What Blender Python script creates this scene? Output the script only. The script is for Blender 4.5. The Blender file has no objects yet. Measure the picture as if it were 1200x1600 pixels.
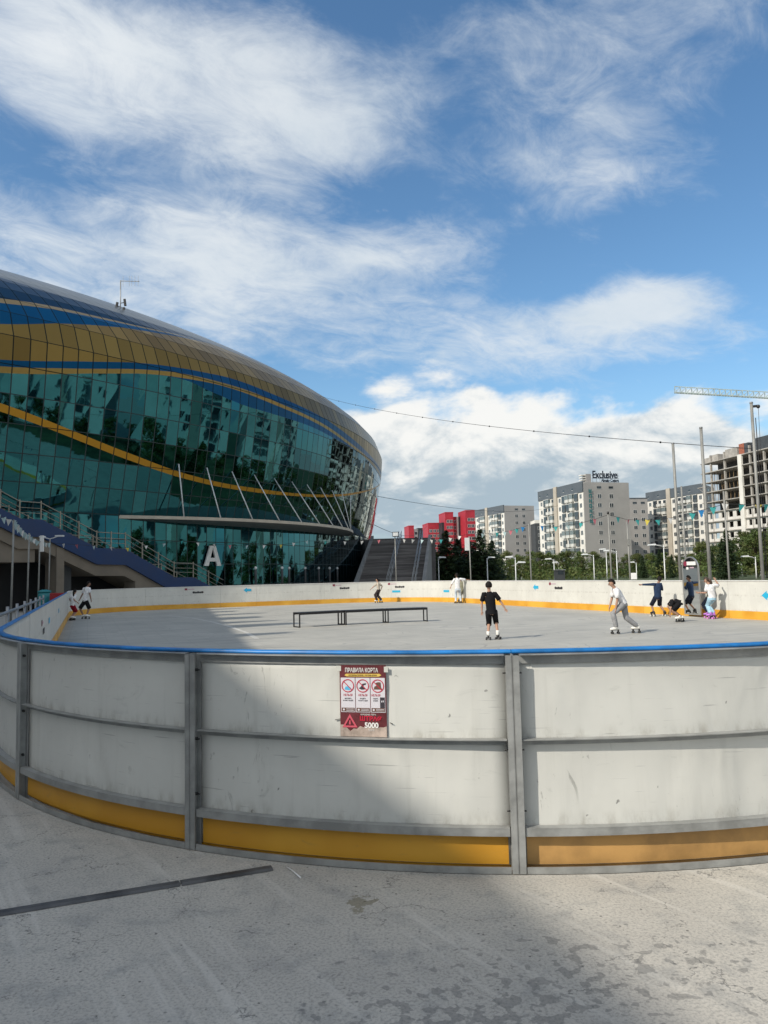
import bpy, bmesh, math, random
import numpy as np
from mathutils import Vector, Matrix, Euler
R = math.radians
random.seed(7)
SC = bpy.context.scene
COL = SC.collection

# ------------------------------------------------------------------ camera
cam_d = bpy.data.cameras.new('camera')
cam = bpy.data.objects.new('camera', cam_d)
COL.objects.link(cam)
cam_d.sensor_fit = 'VERTICAL'
cam_d.sensor_height = 36.0
cam_d.sensor_width = 27.0
cam_d.lens = 27.0
cam_d.clip_start = 0.05
cam_d.clip_end = 6000
PITCH, ROLL, EYE = 0.0808, 0.0228, 1.645
cam.matrix_world = Matrix.Translation((0, 0, EYE)) @ Matrix.Rotation(math.pi / 2 + PITCH, 4, 'X') @ Matrix.Rotation(-ROLL, 4, 'Z')
SC.camera = cam

# ------------------------------------------------------------------ sun, sky, exposure
SUN_EL = R(37.4)
SUN_H = Vector((-0.81, -0.58)).normalized()            # horizontal direction towards the sun
to_sun = Vector((SUN_H.x * math.cos(SUN_EL), SUN_H.y * math.cos(SUN_EL), math.sin(SUN_EL)))
sun_d = bpy.data.lights.new('sun', 'SUN')
sun_d.energy = 3.15
sun_d.angle = R(0.55)
sun_d.color = (1.0, 0.925, 0.81)
sun = bpy.data.objects.new('sun', sun_d)
COL.objects.link(sun)
sun.location = to_sun * 300
sun.rotation_euler = (-to_sun).to_track_quat('-Z', 'Y').to_euler()

SC.view_settings.view_transform = 'Standard'
SC.view_settings.look = 'None'
SC.view_settings.gamma = 1.0
SC.view_settings.exposure = 0.37
SC.view_settings.use_curve_mapping = False


class NT:
    """small node-tree helper"""
    def __init__(self, tree):
        self.t = tree
        tree.nodes.clear()

    def n(self, kind, **kw):
        nd = self.t.nodes.new('ShaderNode' + kind)
        for k, v in kw.items():
            setattr(nd, k, v)
        return nd

    def link(self, a, b):
        self.t.links.new(a, b)

    def put(self, sock, v):
        if hasattr(v, 'is_output') or isinstance(v, bpy.types.NodeSocket):
            self.t.links.new(v, sock)
        else:
            if sock.type == 'RGBA' and len(v) == 3:
                v = (*v, 1)
            sock.default_value = v

    def math(self, op, a, b=0.0, c=0.0, clamp=False):
        nd = self.n('Math', operation=op, use_clamp=clamp)
        self.put(nd.inputs[0], a)
        self.put(nd.inputs[1], b)
        self.put(nd.inputs[2], c)
        return nd.outputs[0]

    def vmath(self, op, a, b=(0, 0, 0), scale=None):
        nd = self.n('VectorMath', operation=op)
        self.put(nd.inputs[0], a)
        if op not in ('NORMALIZE', 'LENGTH', 'SCALE'):
            self.put(nd.inputs[1], b)
        if scale is not None:
            self.put(nd.inputs['Scale'], scale)
        return nd.outputs['Value'] if op in ('DOT_PRODUCT', 'LENGTH', 'DISTANCE') else nd.outputs[0]

    def mix(self, f, a, b, mode='MIX'):
        nd = self.n('Mix', data_type='RGBA', blend_type=mode, clamp_factor=True)
        self.put(nd.inputs[0], f)
        self.put(nd.inputs[6], a)
        self.put(nd.inputs[7], b)
        return nd.outputs[2]

    def noise(self, vec, scale, detail=4, rough=0.55, dist=0.0, out='Fac', dim='3D'):
        nd = self.n('TexNoise', noise_dimensions=dim)
        if vec is not None:
            self.put(nd.inputs['Vector'], vec)
        nd.inputs['Scale'].default_value = scale
        nd.inputs['Detail'].default_value = detail
        nd.inputs['Roughness'].default_value = rough
        nd.inputs['Distortion'].default_value = dist
        return nd.outputs[out]

    def ss(self, v, lo, hi, a=0.0, b=1.0):
        nd = self.n('MapRange', interpolation_type='SMOOTHSTEP')
        self.put(nd.inputs['Value'], v)
        nd.inputs['From Min'].default_value = lo
        nd.inputs['From Max'].default_value = hi
        nd.inputs['To Min'].default_value = a
        nd.inputs['To Max'].default_value = b
        return nd.outputs[0]

    def map(self, vec, scale=(1, 1, 1), rot=(0, 0, 0), loc=(0, 0, 0)):
        nd = self.n('Mapping')
        self.put(nd.inputs['Vector'], vec)
        nd.inputs['Scale'].default_value = scale
        nd.inputs['Rotation'].default_value = rot
        nd.inputs['Location'].default_value = loc
        return nd.outputs[0]


world = bpy.data.worlds.new('World')
SC.world = world
world.use_nodes = True
W = NT(world.node_tree)
sky = W.n('TexSky', sky_type='NISHITA')
sky.sun_disc = False
sky.sun_elevation = SUN_EL
sky.sun_rotation = math.atan2(SUN_H.x, SUN_H.y)
sky.air_density = 1.0
sky.dust_density = 0.6
sky.ozone_density = 1.4
SKY_STRENGTH = 0.15
# --- clouds, laid out by compass direction and height above the horizon
D = W.n('TexCoord').outputs['Generated']
sep = W.n('SeparateXYZ')
W.link(D, sep.inputs[0])
dx, dy, dz = sep.outputs
zpos = W.math('MAXIMUM', dz, 0.0)
den = W.math('ADD', zpos, 0.16)
px_ = W.math('DIVIDE', dx, den)
py_ = W.math('DIVIDE', dy, den)
comb = W.n('CombineXYZ')
W.link(px_, comb.inputs[0])
W.link(py_, comb.inputs[1])
plane = comb.outputs[0]
az = W.math('ARCTAN2', dx, dy)                       # radians from +Y towards +X
el = W.math('ARCSINE', dz)


def blob(a0, e0, ra, re, soft=0.55):
    """soft elliptical patch of sky around azimuth a0, elevation e0 (degrees)"""
    u = W.math('DIVIDE', W.math('SUBTRACT', az, R(a0)), R(ra))
    v = W.math('DIVIDE', W.math('SUBTRACT', el, R(e0)), R(re))
    d = W.math('SQRT', W.math('ADD', W.math('MULTIPLY', u, u), W.math('MULTIPLY', v, v)))
    return W.ss(d, 1.0 + soft, 1.0 - soft)


def add(*xs):
    r = xs[0]
    for x in xs[1:]:
        r = W.math('ADD', r, x)
    return r


# high thin cloud
strk = W.map(plane, scale=(1.0, 1.0, 1), rot=(0, 0, R(-38)))
strk = W.map(strk, scale=(1.0, 1.28, 1))
cir = W.noise(strk, 1.7, 9, 0.62, 0.55)
cir_f = W.noise(W.map(strk, loc=(4, 2, 0)), 6.5, 7, 0.68, 0.6)
cir_n = W.math('ADD', W.math('MULTIPLY', cir, 0.58), W.math('MULTIPLY', cir_f, 0.42))
lay = add(W.math('MULTIPLY', blob(-13, 32.0, 14.5, 6.2, 0.6), 0.36),
          W.math('MULTIPLY', blob(-17, 21.0, 19, 4.4, 0.7), 0.31),
          W.math('MULTIPLY', blob(-27, 37, 9, 6, 0.8), 0.16),
          W.math('MULTIPLY', blob(-24, 29.0, 9, 2.4, 0.8), -0.10),
          W.math('MULTIPLY', blob(-1, 26.3, 12, 2.0, 0.8), -0.08),
          W.math('MULTIPLY', blob(17, 35.5, 12, 4.2, 0.9), 0.25),
          W.math('MULTIPLY', blob(14, 27.5, 7, 3.0, 0.9), 0.22),
          W.math('MULTIPLY', blob(3, 24.0, 6, 1.8, 0.9), 0.20),
          W.math('MULTIPLY', blob(10, 16.4, 13, 2.6, 0.9), 0.33),
          W.math('MULTIPLY', blob(20, 18.6, 4.5, 1.4, 0.9), 0.28),
          W.math('MULTIPLY', blob(10, 24, 26, 9, 0.8), 0.02),
          W.math('MULTIPLY', blob(180, 40, 120, 50, 0.4), 0.36), W.math('MULTIPLY', blob(-180, 40, 120, 50, 0.4), 0.36))  # unseen cloud cover behind the viewer, added to fill the shade
cir_d = W.ss(W.math('ADD', cir_n, lay), 0.57, 0.96)
# cumulus bank low above the horizon
cv = W.n('CombineXYZ')
W.link(W.math('MULTIPLY', az, 1.0), cv.inputs[0])
W.link(W.math('MULTIPLY', el, 1.7), cv.inputs[1])
cvec = cv.outputs[0]
cu1 = W.noise(cvec, 6.0, 10, 0.60, 0.25)
vor = W.n('TexVoronoi', feature='SMOOTH_F1')
W.link(W.vmath('ADD', cvec, W.vmath('SCALE', W.noise(cvec, 16, 4, 0.6, out='Color'), scale=0.06)), vor.inputs['Vector'])
vor.inputs['Scale'].default_value = 17
vor.inputs['Smoothness'].default_value = 0.35
cu_n = W.math('SUBTRACT', W.math('ADD', W.math('MULTIPLY', cu1, 0.95), 0.12), W.math('MULTIPLY', vor.outputs['Distance'], 0.30))
cu_lay = add(W.math('MULTIPLY', blob(3.5, 8.8, 9.5, 6.3, 0.40), 0.42),
             W.math('MULTIPLY', blob(-7, 6, 12, 5.0, 0.5), 0.30),
             W.math('MULTIPLY', blob(15, 6.5, 10, 5.2, 0.5), 0.38),
             W.math('MULTIPLY', blob(26, 6.5, 11, 5.2, 0.5), 0.38),
             W.math('MULTIPLY', blob(90, 6, 45, 7, 0.5), 0.30),
             W.math('MULTIPLY', blob(-90, 6, 45, 7, 0.5), 0.22))
cu_d = W.ss(W.math('ADD', cu_n, cu_lay), 0.64, 0.86)
# light and shade inside the bank: sample the same field a little towards the sun-lit top
cv2 = W.map(cvec, loc=(0.012, -0.030, 0))
cu2 = W.noise(cv2, 6.0, 10, 0.60, 0.25)
relief = W.math('SUBTRACT', cu1, cu2)
cu_l = W.ss(W.math('ADD', W.math('MULTIPLY', relief, 2.3), W.math('ADD', W.math('MULTIPLY', W.ss(el, R(4.0), R(12.5)), 0.55), 0.06)), 0.05, 0.62)
low_veil = W.ss(el, R(15), R(0.0), 0.0, 0.68)
cu_col = W.mix(cu_l, (2.1, 2.6, 3.0), (5.0, 4.95, 4.75))
cir_col = W.mix(W.noise(strk, 3.0, 5, 0.6), (3.1, 3.6, 4.0), (4.9, 4.95, 4.9))
# out-of-view cloud brightened and warmed as added fill for the shade
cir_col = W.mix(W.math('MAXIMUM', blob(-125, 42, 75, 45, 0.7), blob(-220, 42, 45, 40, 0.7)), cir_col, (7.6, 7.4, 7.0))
hsv = W.n('HueSaturation')
W.link(sky.outputs[0], hsv.inputs['Color'])
hsv.inputs['Saturation'].default_value = 1.14
hsv.inputs['Value'].default_value = 0.80
sky_c = W.mix(1.0, hsv.outputs[0], (0.88, 1.0, 1.01), 'MULTIPLY')
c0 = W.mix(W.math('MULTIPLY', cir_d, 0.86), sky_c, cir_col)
c0 = W.mix(W.math('MULTIPLY', low_veil, 0.9), c0, (1.9, 2.6, 3.2))
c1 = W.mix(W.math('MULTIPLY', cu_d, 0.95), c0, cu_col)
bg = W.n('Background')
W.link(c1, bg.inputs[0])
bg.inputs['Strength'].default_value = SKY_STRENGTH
wo = W.n('OutputWorld')
W.link(bg.outputs[0], wo.inputs[0])
world.cycles.sampling_method = 'MANUAL'
world.cycles.sample_map_resolution = 512

# ------------------------------------------------------------------ helpers
def ray_x(px, Y):
    """world x of the vertical line that stands at distance Y and photo column px (base height)"""
    return (px - 602.0) / 1200.0 * Y


def horizon(px):
    return 897.0 - 0.0228 * (px - 600.0)


def z_at(px, py, Y):
    return EYE + (horizon(px) - py) / 1200.0 * Y


class MB:
    """collects shapes; build() links them as ONE mesh object"""
    def __init__(self):
        self.v, self.f, self.m, self.sm = [], [], [], []

    def add(self, vs, fs, mi=0, smooth=False):
        o = len(self.v)
        self.v += [tuple(v) for v in vs]
        for f in fs:
            self.f.append([i + o for i in f])
            self.m.append(mi)
            self.sm.append(smooth)

    def box(self, lo, hi, mi=0, M=None):
        (a, b, c), (d, e, f) = lo, hi
        vs = [(a, b, c), (d, b, c), (d, e, c), (a, e, c), (a, b, f), (d, b, f), (d, e, f), (a, e, f)]
        if M is not None:
            vs = [M @ Vector(v) for v in vs]
        self.add(vs, [(0, 3, 2, 1), (4, 5, 6, 7), (0, 1, 5, 4), (1, 2, 6, 5), (2, 3, 7, 6), (3, 0, 4, 7)], mi)
        return self

    def bbox(self, lo, hi, bev=0.01, mi=0, M=None):
        """box with chamfered edges"""
        bm = bmesh.new()
        bmesh.ops.create_cube(bm, size=1)
        for v in bm.verts:
            v.co = Vector([lo[i] + (v.co[i] + .5) * (hi[i] - lo[i]) for i in range(3)])
        bmesh.ops.bevel(bm, geom=list(bm.edges), offset=bev, segments=2, affect='EDGES', profile=0.6)
        vs = [(M @ v.co if M is not None else v.co.copy()) for v in bm.verts]
        bm.verts.index_update()
        self.add(vs, [[v.index for v in f.verts] for f in bm.faces], mi)
        bm.free()
        return self

    def bar(self, p, q, w, h=None, mi=0, up=(0, 0, 1)):
        """square bar from p to q"""
        p, q = Vector(p), Vector(q)
        h = w if h is None else h
        d = (q - p)
        L = d.length
        if L < 1e-6:
            return self
        d /= L
        up = Vector(up)
        if abs(d.dot(up)) > 0.99:
            up = Vector((0, 1, 0))
        s = d.cross(up).normalized()
        u = s.cross(d).normalized()
        vs = []
        for b in (p, q):
            for a, c in ((-1, -1), (1, -1), (1, 1), (-1, 1)):
                vs.append(b + s * (a * w / 2) + u * (c * h / 2))
        self.add(vs, [(0, 1, 2, 3), (7, 6, 5, 4), (0, 4, 5, 1), (1, 5, 6, 2), (2, 6, 7, 3), (3, 7, 4, 0)], mi)
        return self

    def tube(self, pts, rad, n=8, mi=0, cap=True, right=None, flat=1.0, smooth=True):
        """swept tube; rad: number or list; flat: ratio of depth to width (needs right)"""
        pts = [Vector(p) for p in pts]
        if not isinstance(rad, (list, tuple)):
            rad = [rad] * len(pts)
        vs = []
        prev = None
        for i, p in enumerate(pts):
            if i == 0:
                t = pts[1] - p
            elif i == len(pts) - 1:
                t = p - pts[i - 1]
            else:
                t = (pts[i + 1] - p).normalized() + (p - pts[i - 1]).normalized()
            t.normalize()
            if right is not None:
                a = Vector(right)
                a = (a - t * a.dot(t)).normalized()
            else:
                if prev is None:
                    a = t.cross(Vector((0, 0, 1)))
                    if a.length < 1e-3:
                        a = t.cross(Vector((0, 1, 0)))
                    a.normalize()
                else:
                    a = (prev - t * prev.dot(t)).normalized()
            prev = a
            b = t.cross(a)
            r = rad[i]
            rx, ry = r if isinstance(r, (list, tuple)) else (r, r * flat)
            for k in range(n):
                an = 2 * math.pi * k / n
                vs.append(p + a * (math.cos(an) * rx) + b * (math.sin(an) * ry))
        fs = []
        m = len(pts)
        for i in range(m - 1):
            for k in range(n):
                k2 = (k + 1) % n
                fs.append((i * n + k, i * n + k2, (i + 1) * n + k2, (i + 1) * n + k))
        self.add(vs, fs, mi, smooth)
        if cap:
            o = len(self.v) - len(vs)
            self.f.append([o + k for k in reversed(range(n))])
            self.m.append(mi)
            self.sm.append(False)
            self.f.append([o + (m - 1) * n + k for k in range(n)])
            self.m.append(mi)
            self.sm.append(False)
        return self

    def ball(self, c, r, n=10, mi=0, scale=(1, 1, 1), M=None):
        c = Vector(c)
        vs, fs = [], []
        k = n // 2 + 1
        for i in range(k + 1):
            th = math.pi * i / k
            for j in range(n):
                ph = 2 * math.pi * j / n
                p = Vector((r * scale[0] * math.sin(th) * math.cos(ph), r * scale[1] * math.sin(th) * math.sin(ph), r * scale[2] * math.cos(th)))
                if M is not None:
                    p = M @ p
                vs.append(c + p)
        for i in range(k):
            for j in range(n):
                j2 = (j + 1) % n
                fs.append((i * n + j, (i + 1) * n + j, (i + 1) * n + j2, i * n + j2))
        self.add(vs, fs, mi, True)
        return self

    def prism(self, outline, y0, y1, mi=0, axis='y', M=None):
        """extruded polygon; outline in (x,z) for axis y, (x,y) for axis z"""
        n = len(outline)
        if axis == 'y':
            vs = [Vector((a, y0, b)) for a, b in outline] + [Vector((a, y1, b)) for a, b in outline]
        elif axis == 'z':
            vs = [Vector((a, b, y0)) for a, b in outline] + [Vector((a, b, y1)) for a, b in outline]
        else:
            vs = [Vector((y0, a, b)) for a, b in outline] + [Vector((y1, a, b)) for a, b in outline]
        if M is not None:
            vs = [M @ v for v in vs]
        fs = [list(range(n)), list(reversed(range(n, 2 * n)))]
        for i in range(n):
            j = (i + 1) % n
            fs.append((j, i, i + n, j + n))
        self.add(vs, fs, mi)
        return self

    def mesh(self, name, mats):
        me = bpy.data.meshes.new(name)
        me.from_pydata(self.v, [], self.f)
        for m in (mats if isinstance(mats, (list, tuple)) else [mats]):
            me.materials.append(m)
        me.polygons.foreach_set('material_index', self.m)
        me.polygons.foreach_set('use_smooth', self.sm)
        me.update()
        return me

    def build(self, name, mats, parent=None):
        return link(name, self.mesh(name, mats), parent)


def fixn(me):
    bm = bmesh.new()
    bm.from_mesh(me)
    bmesh.ops.recalc_face_normals(bm, faces=bm.faces)
    bm.to_mesh(me)
    bm.free()
    return me


def link(name, me, parent=None, loc=None, rz=0.0):
    o = bpy.data.objects.new(name, me)
    COL.objects.link(o)
    if parent is not None:
        o.parent = parent
    if loc is not None:
        o.location = loc
    if rz:
        o.rotation_euler = (0, 0, rz)
    return o


def tag(o, label=None, cat=None, group=None, kind=None):
    if label:
        o['label'] = label
    if cat:
        o['category'] = cat
    if group:
        o['group'] = group
    if kind:
        o['kind'] = kind
    return o


def thing(name, label, cat, loc=(0, 0, 0), rz=0.0, group=None):
    o = bpy.data.objects.new(name, None)
    o.empty_display_size = 0.2
    COL.objects.link(o)
    o.location = loc
    o.rotation_euler = (0, 0, rz)
    return tag(o, label, cat, group)


def copy_tree(o, parent=None):
    c = o.copy()
    COL.objects.link(c)
    if parent is not None:
        c.parent = parent
    for ch in [k for k in o.children]:
        copy_tree(ch, c)
    return c


def mat(name, col, rough=0.6, metal=0.0, var=0.0, vscale=3.0, bump=0.0, bscale=20.0, spec=0.5, coat=0.0):
    m = bpy.data.materials.new(name)
    m.use_nodes = True
    N = NT(m.node_tree)
    b = N.n('BsdfPrincipled')
    o = N.n('OutputMaterial')
    N.link(b.outputs[0], o.inputs[0])
    b.inputs['Roughness'].default_value = rough
    b.inputs['Metallic'].default_value = metal
    b.inputs['Specular IOR Level'].default_value = spec
    b.inputs['Coat Weight'].default_value = coat
    b.inputs['Base Color'].default_value = (*col, 1)
    tc = N.n('TexCoord').outputs['Object']
    if var > 0:
        n1 = N.noise(tc, vscale, 5, 0.6)
        lo = tuple(c * (1 - var) for c in col)
        hi = tuple(min(1, c * (1 + var)) for c in col)
        N.put(b.inputs['Base Color'], N.mix(N.ss(n1, 0.3, 0.7), lo, hi))
        N.put(b.inputs['Roughness'], N.ss(n1, 0.25, 0.75, max(0.02, rough - 0.08), min(1, rough + 0.08)))
    if bump > 0:
        bp = N.n('Bump')
        bp.inputs['Strength'].default_value = bump
        bp.inputs['Distance'].default_value = 0.02
        N.link(N.noise(tc, bscale, 4, 0.6), bp.inputs['Height'])
        N.link(bp.outputs[0], b.inputs['Normal'])
    m['nt'] = 1
    return m


M = {}
M['galv'] = mat('galvanised_steel', (0.31, 0.315, 0.305), 0.5, 0.25, 0.20, 7, 0.12, 40)
M['galv_dull'] = mat('dull_steel', (0.30, 0.31, 0.32), 0.5, 0.5, 0.2, 2.5)
M['blue_rail'] = mat('blue_plastic', (0.010, 0.16, 0.45), 0.38, 0, 0.3, 5)
M['yellow'] = mat('yellow_plastic', (0.70, 0.36, 0.03), 0.42, 0, 0.16, 2.2)
M['black_metal'] = mat('black_metal', (0.018, 0.018, 0.02), 0.45, 0.2, 0.1)
M['bolt'] = mat('dark_bolt', (0.06, 0.06, 0.06), 0.5, 0.8)
M['pole_grey'] = mat('pole_paint', (0.24, 0.24, 0.225), 0.55, 0.2, 0.2, 1.5)
M['pole_white'] = mat('pole_white', (0.62, 0.64, 0.64), 0.45, 0.1, 0.1, 2)
M['wire'] = mat('wire', (0.02, 0.02, 0.022), 0.7)
M['white'] = mat('white_paint', (0.78, 0.78, 0.76), 0.5, 0, 0.06, 4)
M['cream_frame'] = mat('canopy_metal', (0.46, 0.41, 0.335), 0.5, 0.1, 0.1, 1.5)
M['fascia_blue'] = mat('blue_fascia', (0.004, 0.030, 0.108), 0.55, 0, 0.1, 1)
M['beige'] = mat('beige_render', (0.19, 0.16, 0.125), 0.85, 0, 0.14, 0.8)
M['dark'] = mat('stair_shade_black', (0.012, 0.013, 0.015), 0.7)
M['darkgrey'] = mat('dark_grey_cladding', (0.05, 0.055, 0.06), 0.6, 0, 0.12, 1)
M['granite'] = mat('dark_granite', (0.10, 0.093, 0.092), 0.7, 0, 0.25, 1.2)
M['concrete'] = mat('raw_concrete', (0.34, 0.32, 0.29), 0.9, 0, 0.22, 0.6, 0.2, 6)
M['brick_red'] = mat('red_brick', (0.30, 0.10, 0.06), 0.9, 0, 0.3, 3)

# ------------------------------------------------------------------ ground
m = bpy.data.materials.new('concrete_plaza')
m.use_nodes = True
N = NT(m.node_tree)
b = N.n('BsdfPrincipled')
o = N.n('OutputMaterial')
N.link(b.outputs[0], o.inputs[0])
P = N.n('NewGeometry').outputs['Position']
big = N.noise(P, 0.7, 6, 0.6, 0.4)
mid = N.noise(P, 4.5, 8, 0.65, 0.3)
fine = N.noise(P, 70, 4, 0.7)
col = N.mix(N.ss(big, 0.3, 0.7), (0.425, 0.40, 0.355), (0.525, 0.495, 0.435))
col = N.mix(N.math('MULTIPLY', N.ss(mid, 0.48, 0.70), 0.5), col, (0.23, 0.235, 0.23))
col = N.mix(N.math('MULTIPLY', N.ss(fine, 0.42, 0.68), 0.62), col, (0.19, 0.19, 0.18))
# pale trowel / tyre streaks that run towards the fence
st = N.map(P, rot=(0, 0, R(-33)))
st2 = N.map(st, scale=(4.2, 0.20, 1))
streak = N.noise(st2, 2.6, 5, 0.6, 0.25)
col = N.mix(N.math('MULTIPLY', N.ss(streak, 0.53, 0.68), 0.42), col, (0.60, 0.575, 0.52))
# cracks
wob = N.vmath('ADD', P, N.vmath('SCALE', N.noise(P, 3.0, 5, 0.65, out='Color'), scale=0.7))
v1 = N.n('TexVoronoi', feature='DISTANCE_TO_EDGE')
N.link(wob, v1.inputs['Vector'])
v1.inputs['Scale'].default_value = 1.15
crack = N.ss(v1.outputs['Distance'], 0.010, 0.0)
crack = N.math('MULTIPLY', crack, N.ss(N.noise(P, 1.6, 3, 0.5), 0.44, 0.56))
col = N.mix(N.math('MULTIPLY', crack, 0.7), col, (0.09, 0.09, 0.088))
# pits
v2 = N.n('TexVoronoi', feature='F1')
N.link(P, v2.inputs['Vector'])
v2.inputs['Scale'].default_value = 26
pit = N.math('MULTIPLY', N.ss(v2.outputs['Distance'], 0.26, 0.10), N.ss(N.noise(P, 2.2, 4, 0.6), 0.50, 0.68))
pit2 = N.math('MULTIPLY', N.ss(v2.outputs['Distance'], 0.22, 0.12), N.ss(N.noise(N.map(P, loc=(7, 3, 0)), 13, 2, 0.5), 0.60, 0.66))
col = N.mix(N.math('MULTIPLY', pit, 0.7), col, (0.10, 0.10, 0.098))
col = N.mix(N.math('MULTIPLY', pit2, 0.8), col, (0.06, 0.06, 0.058))


def near(cx, cy, rx, ry, rot=0.0, soft=0.9):
    q = N.map(N.vmath('SUBTRACT', P, (cx, cy, 0)), rot=(0, 0, R(rot)))
    q = N.vmath('MULTIPLY', q, (1 / rx, 1 / ry, 0))
    return N.ss(N.vmath('LENGTH', q), 1 + soft, 1 - soft)


# wet spots and splashes
wn = N.noise(N.map(P, scale=(1, 1.0, 1)), 15.0, 2, 0.5, 0.12)
reg = N.math('ADD', near(0.75, 3.35, 0.95, 0.36, -8), near(0.05, 2.75, 0.6, 0.28, 0))
reg = N.math('ADD', reg, N.math('MULTIPLY', near(0.55, 2.95, 0.9, 0.35, -14), 0.75))
wet = N.ss(N.math('ADD', wn, N.math('MULTIPLY', reg, 0.125)), 0.715, 0.745)
wet_r = wet
col = N.mix(N.math('MULTIPLY', wet, 0.42), col, (0.075, 0.078, 0.08))
oil = N.ss(N.math('ADD', N.noise(P, 14, 4, 0.6), N.math('MULTIPLY', near(-0.17, 4.0, 0.10, 0.10, 20, 0.8), 0.4)), 0.78, 0.84)
col = N.mix(N.math('MULTIPLY', oil, 0.6), col, (0.14, 0.12, 0.06))
N.link(col, b.inputs['Base Color'])
N.put(b.inputs['Roughness'], N.math('SUBTRACT', 0.88, N.math('MULTIPLY', wet_r, 0.18)))
bp = N.n('Bump')
bp.inputs['Strength'].default_value = 0.35
bp.inputs['Distance'].default_value = 0.012
hgt = N.math('SUBTRACT', N.math('ADD', N.math('MULTIPLY', mid, 0.7), N.math('MULTIPLY', fine, 0.30)), N.math('ADD', N.math('MULTIPLY', crack, 0.5), N.math('MULTIPLY', pit, 0.3)))
N.link(hgt, bp.inputs['Height'])
N.link(bp.outputs[0], b.inputs['Normal'])
M['plaza'] = m

g = MB()
g.add([(-2500, -2500, 0), (2500, -2500, 0), (2500, 2500, 0), (-2500, 2500, 0)], [(0, 1, 2, 3)])
tag(g.build('ground', M['plaza']), kind='structure')
lawn_m = mat('grass_ground', (0.055, 0.075, 0.028), 0.95, 0, 0.4, 0.3)
g = MB()
g.add([(14, 60, .004), (400, 60, .004), (400, 330, .004), (14, 330, .004)], [(0, 1, 2, 3)])
g.add([(34, -60, .004), (60, -60, .004), (60, 59.9, .004), (34, 59.9, .004)], [(0, 1, 2, 3)])
tag(g.build('lawn', lawn_m), kind='structure')
road_m = mat('asphalt', (0.05, 0.05, 0.052), 0.85, 0, 0.15, 1.5)
g = MB()
g.add([(62, -200, .004), (76, -200, .004), (76, 59.8, .004), (62, 59.8, .004)], [(0, 1, 2, 3)])
tag(g.build('road', road_m), kind='structure')

# ------------------------------------------------------------------ rink
OX, OY, PHI, RW, RL, RR = -1.945, 2.848, 0.3687, 19.71, 39.95, 5.253
U2 = Vector((-math.sin(PHI), math.cos(PHI)))
V2 = Vector((math.cos(PHI), math.sin(PHI)))
BH = 1.2


def rk(u, v, z=0.0):
    return Vector((OX + U2.x * u + V2.x * v, OY + U2.y * u + V2.y * v, z))


# the outline as a list of (u, v, outward normal) by arc length, starting on the near straight, clockwise over the near-left corner
A5 = RR * math.pi / 2
SEGS = [('l', RW - 2 * RR), ('a', A5), ('l', RL - 2 * RR), ('a', A5), ('l', RW - 2 * RR), ('a', A5), ('l', RL - 2 * RR), ('a', A5)]


def outline(s):
    tot = sum(q[1] for q in SEGS)
    s %= tot
    corners = [None, (RR, RR, math.pi), None, (RL - RR, RR, 1.5 * math.pi), None, (RL - RR, RW - RR, 0.0), None, (RR, RW - RR, 0.5 * math.pi)]
    for i, (k, L) in enumerate(SEGS):
        if s <= L or i == 7:
            break
        s -= L
    if k == 'a':
        cu, cv, a0 = corners[i]
        a = a0 + s / RR
        return Vector((cu + RR * math.cos(a), cv + RR * math.sin(a))), Vector((math.cos(a), math.sin(a)))
    if i == 0:
        return Vector((0, RW - RR - s)), Vector((-1, 0))
    if i == 2:
        return Vector((RR + s, 0)), Vector((0, -1))
    if i == 4:
        return Vector((RL, RR + s)), Vector((1, 0))
    return Vector((RL - RR - s, RW)), Vector((0, 1))


def on_rink(s, off=0.0, z=0.0):
    p, n = outline(s)
    p = p + n * off
    return rk(p.x, p.y, z)


TOT = sum(q[1] for q in SEGS)
S_A = RW - 2 * RR                                    # start of the near-left corner
corner_posts = [S_A + RR * R(a) for a in (3.6, 25.1, 46.5, 68.2, 89.0)]
posts = [corner_posts[0] - 2.0 * k for k in range(5, 0, -1)] + corner_posts
s = posts[-1]
n_rest = round((TOT - s + posts[0]) / 2.02)
step = (TOT - s + posts[0]) / n_rest
for k in range(1, n_rest):
    posts.append(s + step * k)
posts = [p % TOT for p in posts]

# floor
fl = bpy.data.materials.new('rink_floor_tiles')
fl.use_nodes = True
N = NT(fl.node_tree)
b = N.n('BsdfPrincipled')
o = N.n('OutputMaterial')
N.link(b.outputs[0], o.inputs[0])
P = N.n('NewGeometry').outputs['Position']
lp = N.map(P, rot=(0, 0, -PHI))
big = N.noise(P, 0.5, 6, 0.6, 0.3)
col = N.mix(N.ss(big, 0.3, 0.7), (0.37, 0.36, 0.32), (0.45, 0.435, 0.385))
scf = N.noise(N.map(lp, scale=(0.25, 2.0, 1)), 1.6, 6, 0.6, 0.8)
col = N.mix(N.math('MULTIPLY', N.ss(scf, 0.53, 0.66), 0.5), col, (0.24, 0.24, 0.235))
scf2 = N.noise(N.map(lp, scale=(0.35, 1.6, 1), loc=(3, 9, 0)), 2.4, 6, 0.6, 0.8)
col = N.mix(N.math('MULTIPLY', N.ss(scf2, 0.57, 0.7), 0.35), col, (0.52, 0.51, 0.47))
wv = N.n('TexWave', wave_type='RINGS', rings_direction='Z')
N.link(N.vmath('ADD', N.map(P, loc=(-3, -19, 0)), N.vmath('SCALE', N.noise(P, 0.22, 3, 0.55, out='Color'), scale=9.0)), wv.inputs['Vector'])
wv.inputs['Scale'].default_value = 0.55
wv.inputs['Distortion'].default_value = 2.5
wv.inputs['Detail'].default_value = 2.0
trk = N.math('MULTIPLY', N.ss(wv.outputs['Fac'], 0.965, 0.995), N.ss(N.noise(P, 0.5, 3, 0.6), 0.42, 0.6))
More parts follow.
